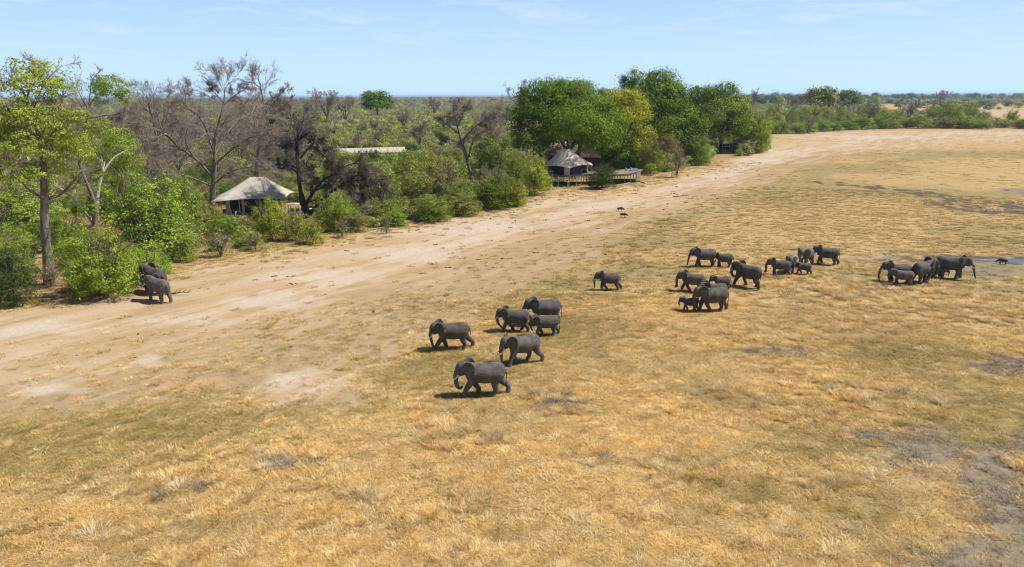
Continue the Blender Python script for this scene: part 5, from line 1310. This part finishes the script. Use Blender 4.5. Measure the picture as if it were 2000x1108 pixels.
for k in range(len(cx)):
    w = size[k]
    if near(cx[k], cy[k], w * 0.25): continue
    pxs, wpx = cpx[k], w / cd[k] * 1300
    h = hgt[k]
    topy = 188 + (cpy[k] - 188) * (CAM_H - h) / CAM_H
    bad = False
    for (x0, y0, x1, y1), byy in PROT:
        if pxs + wpx * .45 > x0 and pxs - wpx * .45 < x1 and topy < y1 and cpy[k] > byy: bad = True
    if pxs > 1490 and cpy[k] > 246: bad = True
    # keep buildings' own ground free
    for (bx0, by0, bx1, by1) in ((420, 398, 585, 440), (1062, 340, 1165, 368), (1150, 334, 1255, 358), (640, 296, 800, 312)):
        if bx0 - wpx * .4 < pxs < bx1 + wpx * .4 and by0 < cpy[k] < by1: bad = True
    if bad: continue
    cell.setdefault((int(cx[k] // 8), int(cy[k] // 8)), []).append((cx[k], cy[k], w * 0.25)); fill.append((cx[k], cy[k], cpx[k], cpy[k], cd[k], w, h))
fill.sort(key=lambda f: (f[4] / f[5]) + (0 if -25 < f[2] < 2025 else 1e6))
def tone_at(px, py, d, r):
    """which kind of leaf grows where, as the photo shows"""
    if px < 620 and py < 350 and px > 230: tab = (('greygreen', 5), ('olive', 4), ('mid', 1), ('pale', 1.5), ('dark', .5))
    elif px < 620: tab = (('bright', 4), ('mid', 3), ('olive', 2), ('pale', 2), ('lime', 1))
    elif px < 1010: tab = (('pale', 3.5), ('bright', 2.5), ('lime', 1.2), ('olive', 2.2), ('greygreen', 1.0), ('mid', 2.0), ('dark', .5))
    else: tab = (('mid', 3), ('olive', 3), ('pale', 2), ('greygreen', 2), ('bright', 1.5))
    s = sum(b for a, b in tab); r *= s
    for a, b in tab:
        r -= b
        if r <= 0: return a
    return tab[-1][0]
LAND = [(95, 480, 'the tallest left tree'), (190, 430, 'the forked tree'), (300, 430, 'the very large bright bush'), (420, 340, 'the huge leafless tree'), (500, 390, 'the first tent'),
        (605, 380, 'the black dead tree'), (545, 260, 'the dark evergreen'), (720, 290, 'the long pale roof'), (915, 300, 'the lone bare tree'), (1110, 330, 'the stilted tent'), (1080, 220, 'the huge shade tree'), (965, 390, 'the jutting dark bush'),
        (1220, 300, 'the yellow-green shade tree'), (1290, 290, 'the dome-shaped tree'), (1408, 280, 'the hide under the trees'), (840, 400, 'the channel edge bushes'), (737, 235, 'the round horizon tree'), (1605, 235, 'the wide olive tree')]
def where_words(px, py):
    best = min(LAND, key=lambda L: abs(L[0] - px) + 1.6 * abs(L[1] - py))
    dxp, dyp = px - best[0], (py - best[1]) * 2.2
    if abs(dxp) > abs(dyp): rel = 'left of' if dxp < 0 else 'right of'
    else: rel = 'in front of' if dyp > 0 else 'behind'
    far_ = ' just' if abs(dxp) + abs(dyp) < 60 else ''
    return f'{far_.strip()} {rel} {best[2]}'.strip()
N_IND = 225
rest = []
for k, f in enumerate(fill):
    x, y, px, py, d, w, h = f
    tn = tone_at(px, py, d, _r.random())
    if k < N_IND and d < 380 and -25 < px < 2025:
        style = 'sparse' if tn == 'greygreen' else _r.choice(['loose', 'dense', 'loose'])
        sz = 'low' if h < 3.2 else 'tall' if h > 5.2 else 'mid-sized'
        hab = 'spreading' if w / h > 1.45 else 'upright' if w / h < 1.2 else 'rounded'
        shrub(px, py, 0, 0, tn, f'{sz} {hab} {TONE_WORD[tn]} bush {where_words(px, py)}', style, 'bushes of the thicket', world=Vector((x, y, 0)), h=h, w=w * 1.05)
    else: rest.append((x, y, w, h, tn))
# ---- leafless trees spread through the thicket, one by one
lbl_done = 0
bx, by_, bpx, bpy_, bd = candidates(115, 520, 5000)
cnt = 0; keep = []
for k in range(len(bx)):
    dens = 0.9 if 225 < bpx[k] < 620 and bpy_[k] < 390 else 0.15 if bpx[k] < 1000 else 0.08
    if _r.random() > dens or bpx[k] > 1500 or bpx[k] < -40: continue
    h = _r.uniform(6.0, 12.5) if bpx[k] < 620 else _r.uniform(4.5, 9.5)
    topy = 188 + (bpy_[k] - 188) * (CAM_H - h) / CAM_H
    if any(bpx[k] + 20 > r_[0] and bpx[k] - 20 < r_[2] and topy < r_[3] and bpy_[k] > q_ for r_, q_ in PROT): continue
    if any((bx[k] - u) ** 2 + (by_[k] - v) ** 2 < (5.0 if bpx[k] < 620 else 11.0) ** 2 for u, v in keep): continue
    keep.append((bx[k], by_[k])); cnt += 1
    if cnt > 190: break
    hw = 'low' if h < 7 else 'tall' if h > 10 else 'mid-sized'
    put_tree('bare_tree', f'{hw} leafless grey-brown tree {where_words(bpx[k], bpy_[k])}', 'tree', (bx[k], by_[k]), BT[_r.randrange(5)], _r.uniform(0, 6.28), h / 10, BG)

# ---- the bush belt on the right: two rows of separate bushes
belt = []
for row, (yo, hgt_) in enumerate(((0, 1.0), (-7, 1.15), (-14, 1.3))):
    x = 1490 + row * 9
    while x < 1925:
        byy = pl(x, [(1490, 263), (1560, 261), (1700, 252), (1830, 251), (1925, 250)]) + yo * pl(x, [(1490, 1), (1700, 0.9), (1925, 0.45)]) + _r.uniform(-1, 1)
        wpx = _r.uniform(34, 54) * (1 - 0.08 * row); hp = _r.uniform(20, 31) * hgt_ * pl(x, [(1490, 1.1), (1700, 0.85), (1790, .9), (1870, 1.25), (1925, 0.8)])
        belt.append((x, byy, wpx, hp, row)); x += wpx * 0.62
belt += [(1856, 250, 58, 42, 0), (1830, 246, 50, 38, 1), (1885, 252, 44, 22, 0), (1945, 250, 34, 18, 0), (1962, 250, 34, 16, 0), (1975, 247, 26, 30, 0), (1992, 251, 30, 17, 0), (2012, 252, 40, 20, 0), (1918, 253, 36, 14, 0)]
for k, (x, byy, wpx, hp, row) in enumerate(belt):
    tn = _r.choice(['mid', 'bright', 'pale', 'lime', 'pale', 'olive', 'bright'])
    rowt = ('front', 'second', 'third')[row]
    end = 'left end' if x < 1600 else 'middle' if x < 1780 else 'right end'
    hw = 'low' if hp < 22 else 'tall' if hp > 32 else 'mid-height'
    shrub(x, byy, byy - hp, wpx, tn, f'{hw} {TONE_WORD[tn]} bush, {rowt} row of far belt, {end}', _r.choice(['loose', 'dense']), 'bushes of the far belt')

# ---- everything farther: one object each of bush and leafless crown
bush_pr = [bush_pieces(300 + i, 170, 11, 0.09, 0.060) for i in range(5)]
tree_pr = []
for i in range(3):
    p_, _ = bare_tree_parts(400 + i, 1.0, 0.6, 5, lv=(5, 4, 3), rmin=0.0045)
    tree_pr.append([mesh_pieces(p_[k_], 'twig_brown') for k_ in ('trunk', 'branches', 'twigs')])
pts, scl, rz, col = [], [], [], []
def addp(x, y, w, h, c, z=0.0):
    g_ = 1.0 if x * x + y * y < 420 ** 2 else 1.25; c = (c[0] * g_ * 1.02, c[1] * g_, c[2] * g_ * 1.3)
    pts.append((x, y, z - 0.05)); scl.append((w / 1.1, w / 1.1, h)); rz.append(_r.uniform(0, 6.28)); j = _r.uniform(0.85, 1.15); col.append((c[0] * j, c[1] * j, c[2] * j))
for x, y, w, h, tn in rest: addp(x, y, w * 1.08, h, TONES[tn], gz(x, y))
def logcand(d0, d1, n, p=1.0):
    d = (rgf.uniform(0, 1, n) * (d1 ** p - d0 ** p) + d0 ** p) ** (1 / p)
    a = np.radians(rgf.uniform(-52, 46, n)); x, y = d * np.sin(a), d * np.cos(a)
    px, py, ok = to_px(x, y); w = wood_mask(px, py, ok) > 0.7
    return np.stack([x, y, px, py, d], -1)[w]
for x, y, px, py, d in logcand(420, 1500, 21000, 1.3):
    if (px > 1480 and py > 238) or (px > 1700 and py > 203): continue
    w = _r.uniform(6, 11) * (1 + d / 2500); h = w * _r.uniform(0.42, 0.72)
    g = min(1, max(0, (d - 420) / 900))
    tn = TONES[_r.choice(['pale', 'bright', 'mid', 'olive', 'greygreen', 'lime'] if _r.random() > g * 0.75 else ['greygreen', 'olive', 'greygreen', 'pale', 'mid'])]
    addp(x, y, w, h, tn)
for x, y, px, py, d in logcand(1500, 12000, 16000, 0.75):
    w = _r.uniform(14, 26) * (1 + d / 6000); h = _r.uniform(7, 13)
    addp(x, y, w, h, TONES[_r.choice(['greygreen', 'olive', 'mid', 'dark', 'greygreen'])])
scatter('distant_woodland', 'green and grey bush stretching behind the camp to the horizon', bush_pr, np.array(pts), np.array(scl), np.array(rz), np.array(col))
pts, scl, rz, col = [], [], [], []
for x, y, px, py, d in logcand(430, 2600, 5200, 1.1):
    if (px > 1480 and py > 235) or (px > 1700 and py > 203): continue
    if px > 620 and _r.random() < 0.75: continue
    h = _r.uniform(8, 15); pts.append((x, y, 0)); scl.append((h, h, h)); rz.append(_r.uniform(0, 6.28)); col.append((.3, .25, .2))
scatter('distant_bare_trees', 'grey leafless crowns fading into the far bush', tree_pr, np.array(pts), np.array(scl), np.array(rz), np.array(col))
# tall riverside trees along the right horizon
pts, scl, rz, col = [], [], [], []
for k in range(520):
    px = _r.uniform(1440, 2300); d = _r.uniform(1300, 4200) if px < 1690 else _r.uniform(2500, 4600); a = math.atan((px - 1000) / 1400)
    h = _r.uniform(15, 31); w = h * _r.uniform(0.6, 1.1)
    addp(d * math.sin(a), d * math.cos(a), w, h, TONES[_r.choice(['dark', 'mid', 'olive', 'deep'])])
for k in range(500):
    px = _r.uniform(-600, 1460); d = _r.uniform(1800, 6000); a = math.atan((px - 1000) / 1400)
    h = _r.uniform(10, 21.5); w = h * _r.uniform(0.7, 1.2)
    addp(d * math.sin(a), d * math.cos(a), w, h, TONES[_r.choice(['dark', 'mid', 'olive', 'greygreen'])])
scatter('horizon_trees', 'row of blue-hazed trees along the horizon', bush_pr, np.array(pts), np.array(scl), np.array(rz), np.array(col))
# low bushes dotted over the far right plain
pts, scl, rz, col = [], [], [], []
for k in range(90):
    px, py = _r.uniform(1740, 2250), _r.uniform(196, 216); b = P(px, py)
    w = _r.uniform(8, 22); addp(b.x, b.y, w, w * _r.uniform(0.35, 0.6), TONES[_r.choice(['dark', 'olive', 'mid'])])
scatter('plain_bushes', 'scattered dark bushes on the pale far plain', bush_pr, np.array(pts), np.array(scl), np.array(rz), np.array(col))

# ------------------------------------------------------------------ haze
hz = MB().box(-33000, 33000, -3000, 33000, -1.5, 34)
hm_ = bpy.data.materials.new('haze'); hm_.use_nodes = True
hn, hl = hm_.node_tree.nodes, hm_.node_tree.links
hn.clear(); ho = hn.new('ShaderNodeOutputMaterial'); pv = hn.new('ShaderNodeVolumePrincipled')
pv.inputs['Color'].default_value = (0.42, 0.62, 0.95, 1); pv.inputs['Density'].default_value = 0.00007; pv.inputs['Anisotropy'].default_value = 0.2
hl.new(pv.outputs[0], ho.inputs['Volume'])
hazeo = tag(obj('haze', hz.mesh('haze', hm_)), 'thin blue haze over the far plain', None, None, 'stuff')

# ------------------------------------------------------------------ grass
def grass_mat():
    m, n, l, p, o = new_mat('grass_blades')
    at = N(n, 'ShaderNodeAttribute'); at.attribute_name = 'v'
    ti = N(n, 'ShaderNodeAttribute'); ti.attribute_type = 'INSTANCER'; ti.attribute_name = 'col'
    cc = N(n, 'ShaderNodeVectorMath', operation='SCALE'); l.new(ti.outputs['Color'], cc.inputs[0]); l.new(mrange(n, l, at.outputs['Fac'], 0, 1, 0.72, 1.42), cc.inputs['Scale'])
    l.new(cc.outputs[0], p.inputs['Base Color']); p.inputs['Roughness'].default_value = 0.7; p.inputs['Specular IOR Level'].default_value = 0.2
    tr = N(n, 'ShaderNodeBsdfTranslucent'); l.new(cc.outputs[0], tr.inputs['Color'])
    mx = n.new('ShaderNodeMixShader'); mx.inputs[0].default_value = 0.38
    l.new(p.outputs[0], mx.inputs[1]); l.new(tr.outputs[0], mx.inputs[2]); l.new(mx.outputs[0], o.inputs['Surface'])
    return m
M['grass'] = grass_mat()
def tuft(seed, n, rad0, h, lean, wid, lie=0.0):
    rg = np.random.default_rng(seed)
    a = rg.uniform(0, 6.28, n); q = rad0 * np.sqrt(rg.uniform(0, 1, n))
    b = np.stack([np.cos(a) * q, np.sin(a) * q, np.zeros(n)], -1)
    d = a + rg.normal(0, 0.9, n); L = rg.uniform(0.5, 1.2, n) * h; le = rg.uniform(0.3, 1.3, n) * lean
    hd = np.stack([np.cos(d), np.sin(d), np.zeros(n)], -1); sd = np.stack([-np.sin(d), np.cos(d), np.zeros(n)], -1)
    w = wid * rg.uniform(0.6, 1.3, n)[:, None]
    rows = []
    for t, ww in ((0, 1.0), (0.4, 0.85), (0.75, 0.6), (1.0, 0.12)):
        z = L * (t - lie * t * t) ; out = L * le * t ** 1.5
        c = b + hd * out[:, None] + np.array([0, 0, 1.0]) * z[:, None]
        rows += [c - sd * w * ww * 0.5, c + sd * w * ww * 0.5]
    V = np.stack(rows, 1).reshape(-1, 3)
    k = (np.arange(n) * 8)[:, None, None]
    F = (k + np.array([[0, 1, 3, 2], [2, 3, 5, 4], [4, 5, 7, 6]])[None]).reshape(-1, 4)
    return [(V, F, np.repeat(rg.uniform(0, 1, n), 3), 'grass')]
rgg = np.random.default_rng(77)
def area_pts(d0, d1, n):
    d = np.sqrt(rgg.uniform(d0 ** 2, d1 ** 2, n)); a = np.radians(rgg.uniform(-43, 43, n))
    return d * np.sin(a), d * np.cos(a), d
GOLD = np.array([(0.64, 0.425, 0.155), (0.73, 0.53, 0.24), (0.56, 0.365, 0.13), (0.79, 0.61, 0.335), (0.63, 0.43, 0.195)])
GRN = np.array([(0.42, 0.32, 0.115), (0.48, 0.35, 0.135), (0.34, 0.27, 0.09)])
GRY = np.array([(0.30, 0.235, 0.175), (0.24, 0.19, 0.14), (0.36, 0.29, 0.22)])
def colours(x, y, mkk, greyish=0.0):
    n = len(x)
    base = GOLD[rgg.integers(0, 5, n)]
    big = lownoise(x * 1.0, y * 1.0, 6.0)
    mid2 = lownoise(x + 31, y - 8, 2.2)
    base = base * (1 + 0.15 * big + 0.20 * mid2)[:, None] * np.stack([np.ones(n), 1 - 0.05 * mid2, 1 - 0.14 * mid2], -1)
    g = GRN[rgg.integers(0, 3, n)]; q = GRY[rgg.integers(0, 3, n)]
    ug = rgg.uniform(0, 1, n) < np.clip(mkk['green'] * 1.05 - 0.12, 0.02, 0.9)
    um = rgg.uniform(0, 1, n) < np.clip(mkk['mud'] * 1.3 - 0.1, 0.01, 0.95)
    base[ug] = g[ug]; base[um] = q[um]
    return base * rgg.uniform(0.85, 1.15, n)[:, None]
def far_col(x, y, m): return colours(x, y, m) * 0.45 + np.array([0.46, 0.33, 0.14]) * 0.5 * (1 - 0.22 * np.clip(m['green'], 0, 1))[:, None]
def grass_layer(name, label, protos, n, d0, d1, keep, smin, smax, zscale=1.0, colf=colours):
    x, y, d = area_pts(d0, d1, n)
    mkk = masks(x, y)
    ok = rgg.uniform(0, 1, len(x)) < keep(x, y, mkk, d)
    x, y, d = x[ok], y[ok], d[ok]; mkk = {k: v[ok] for k, v in mkk.items()}
    s = rgg.uniform(smin, smax, len(x)) * np.clip(1 + 0.3 * lownoise(x - 60, y + 60, 2.0), 0.6, 1.6)
    sc_ = np.stack([s, s, s * zscale * rgg.uniform(0.7, 1.25, len(x))], -1)
    scatter(name, label, protos, np.stack([x, y, height(x, y) - 0.01], -1), sc_, rgg.uniform(0, 6.28, len(x)), colf(x, y, mkk))
bare = lambda m: np.clip(1 - m['sand'] * 1.25, 0, 1) * np.clip(1 - m['tan'] * 0.86, 0, 1) * np.clip(1 - m['mud'] * 0.9, 0.08, 1) * np.clip(1 - m['dark'], 0, 1) * np.clip(1 - m['pale'], 0, 1)
def keep_turf(x, y, m, d):
    k = bare(m) * np.clip(1 - 0.45 * m['green'], 0, 1) * (0.55 + 0.45 * lownoise(x, y, 3.5))
    px, py, ok = to_px(x, y); lo_, u_ = pl(px, TRK_L), pl(px, TRK_U)
    low = smooth(py, u_ + (lo_ - u_) * 0.35, lo_)
    return np.clip(k + 0.012 + 0.10 * m['sand'] * low * (0.5 + 0.5 * lownoise(x, y, 5.0)), 0, 1)
def keep_tuss(x, y, m, d):
    c = lownoise(x + 200, y + 90, 7.0) + 0.6 * lownoise(x - 50, y, 2.6)
    return np.clip(bare(m) * np.clip(1 - m['green'] * 1.4, 0, 1) * smooth(c, 0.15, 1.0), 0, 1)
short = [tuft(500 + i, 46, 0.30, 0.17, 1.4, 0.018, 0.4) for i in range(6)]
mid_ = [tuft(520 + i, 70, 0.22, 0.34, 1.0, 0.019, 0.3) for i in range(6)]
tall_ = [tuft(540 + i, 130, 0.42, 0.50, 1.15, 0.020, 0.3) for i in range(5)]
coarse = [tuft(560 + i, 50, 0.55, 0.28, 1.5, 0.05, 0.4) for i in range(4)]
grass_layer('short_grass', 'matted short golden grass on the near floodplain', short, 110000, 24, 80, keep_turf, 0.7, 1.5)
grass_layer('tufted_grass', 'dry golden grass tufts on the near floodplain', mid_, 60000, 24, 95, keep_tuss, 0.6, 1.35)
grass_layer('far_grass', 'coarse golden grass beyond the elephants', coarse, 80000, 66, 190, lambda x, y, m, d: keep_turf(x, y, m, d) * 0.9, 0.5, 1.1, colf=far_col)
def keep_tall(x, y, m, d):
    px, py, ok = to_px(x, y)
    spots = gsum(px, py, [(1640, 565, 70, 26), (1590, 610, 60, 22), (1880, 570, 60, 12), (1975, 565, 50, 12), (1640, 640, 90, 22), (1765, 566, 25, 6), (1850, 600, 120, 16), (1830, 800, 40, 18), (1720, 770, 60, 20), (870, 830, 70, 24), (820, 870, 60, 20), (1400, 1010, 70, 22), (1520, 1040, 60, 20), (320, 960, 50, 14), (540, 905, 50, 14), (1100, 770, 50, 14), (1250, 1000, 60, 16), (960, 860, 60, 16), (1180, 900, 50, 14), (680, 970, 60, 14), (1330, 860, 50, 12), (1650, 940, 60, 16), (200, 1050, 60, 16), (900, 1060, 60, 18)])
    return np.clip(spots * 0.8 + 0.012 * bare(m), 0, 1)
grass_layer('tall_grass', 'tall straw-coloured grass clumps standing above the matted turf', tall_, 22000, 26, 130, keep_tall, 0.55, 1.2,
            colf=lambda x, y, m: colours(x, y, {k: v * 0.3 for k, v in m.items()}) * np.array([0.93, 0.96, 1.08]))
def keep_grey(x, y, m, d):
    px, py, ok = to_px(x, y)
    spots = gsum(px, py, [(q[0], q[1], q[2] * 0.9, q[3] * 0.9) for q in MUD if q[2] <= 30])
    c = lownoise(x + 11, y - 40, 2.2) + 0.5 * lownoise(x - 7, y + 3, 0.9)
    return np.clip(spots * 0.8 + smooth(c, 0.95, 1.5) * 0.5 * bare(m), 0, 1)
grass_layer('dead_grass', 'grey-brown dead patches of grass among the gold', mid_, 30000, 26, 120, keep_grey, 0.6, 1.2,
            colf=lambda x, y, m: np.array([(0.27, 0.20, 0.13), (0.17, 0.135, 0.07), (0.33, 0.25, 0.185)])[rgg.integers(0, 3, len(x))])
broad = [tuft(580 + i, 60, 1.1, 0.45, 1.5, 0.11, 0.4) for i in range(4)]
grass_layer('distant_grass', 'golden grass hummocks on the far floodplain', broad, 80000, 150, 430, lambda x, y, m, d: np.clip(keep_turf(x, y, m, d), 0, 1) * smooth(lownoise(x, y, 16.0) + lownoise(x + 9, y, 5.0), -0.8, 0.9) * 0.9, 0.35, 0.8, 0.6, colf=far_col)
# dry grass at the thicket edge
def keep_edge(x, y, m, d):
    px, py, ok = to_px(x, y); e = pl(px, WOOD_EDGE)
    return np.clip(np.exp(-((py - e - 4) / 16) ** 2) * 0.8 * (px > 300) * (px < 1500) + m['wood'] * 0.25, 0, 1) * (lownoise(x, y, 4.0) > -0.2)
grass_layer('edge_grass', 'dry grass along the foot of the thicket', coarse, 30000, 85, 260, keep_edge, 0.6, 1.2,
            colf=lambda x, y, m: np.array([(0.46, 0.33, 0.13), (0.34, 0.27, 0.09), (0.26, 0.24, 0.08), (0.5, 0.36, 0.2)])[rgg.integers(0, 4, len(x))])

# dung and clods on the channel
def lump(seed):
    rg = np.random.default_rng(seed); out = []
    for k in range(4):
        v, f = tube_closed([(-0.08, 0, 0.03), (0.0, 0, 0.07), (0.08, 0, 0.03)], [0.05, 0.075, 0.05], 4, 7)
        f4 = np.array([q for q in f if len(q) == 4])
        out.append((np.asarray(v) + rg.normal(size=3) * np.array([0.14, 0.14, 0]), f4))
    V, F = join(out); return [(V, F, np.zeros(len(F)), 'dung')]
lx, ly, ld = area_pts(28, 230, 9000)
lm = masks(lx, ly)
pxl, pyl, okl = to_px(lx, ly)
kk = rgg.uniform(0, 1, len(lx)) < np.clip(lm['sand'] * 0.05 * (1 + lownoise(lx, ly, 8)) + gsum(pxl, pyl, [(1240, 470, 220, 40), (1520, 270, 260, 20), (1120, 385, 120, 14), (1950, 400, 60, 30)]) * 0.12 + 0.006, 0, 1)
lx, ly, ld = lx[kk], ly[kk], ld[kk]
s = rgg.uniform(0.4, 1.5, len(lx)) * np.interp(ld, [30, 200], [0.6, 1.4])
scatter('dung', 'dark dung and clods dotted over the channel', [lump(i) for i in range(4)], np.stack([lx, ly, height(lx, ly)], -1), np.stack([s, s, s * 0.7], -1), rgg.uniform(0, 6.28, len(lx)), np.ones((len(lx), 3)))

# ------------------------------------------------------------------ labels: look-alikes in one spot are told apart by their order from the left
same = {}
bpy.context.view_layer.update()
for o in scene.objects:
    if o.parent is None and 'label' in o and o.get('group'): same.setdefault(o['label'], []).append(o)
for lab, os_ in same.items():
    if len(os_) < 2: continue
    os_.sort(key=lambda o: float(to_px(np.array(o.location.x), np.array(o.location.y))[0]))
    k = len(os_)
    words = ['left one', 'right one'] if k == 2 else ['left one', 'middle one', 'right one'] if k == 3 else [f'{w} from left' for w in ('first', 'second', 'third', 'fourth', 'fifth', 'sixth', 'seventh', 'eighth', 'ninth', 'tenth', 'eleventh', 'twelfth', 'thirteenth', 'fourteenth', 'fifteenth', 'sixteenth', 'seventeenth', 'eighteenth', 'nineteenth', 'twentieth')]
    for o, w in zip(os_, words):
        if len((lab + ', ' + w).split()) <= 16: o['label'] = lab + ', ' + w
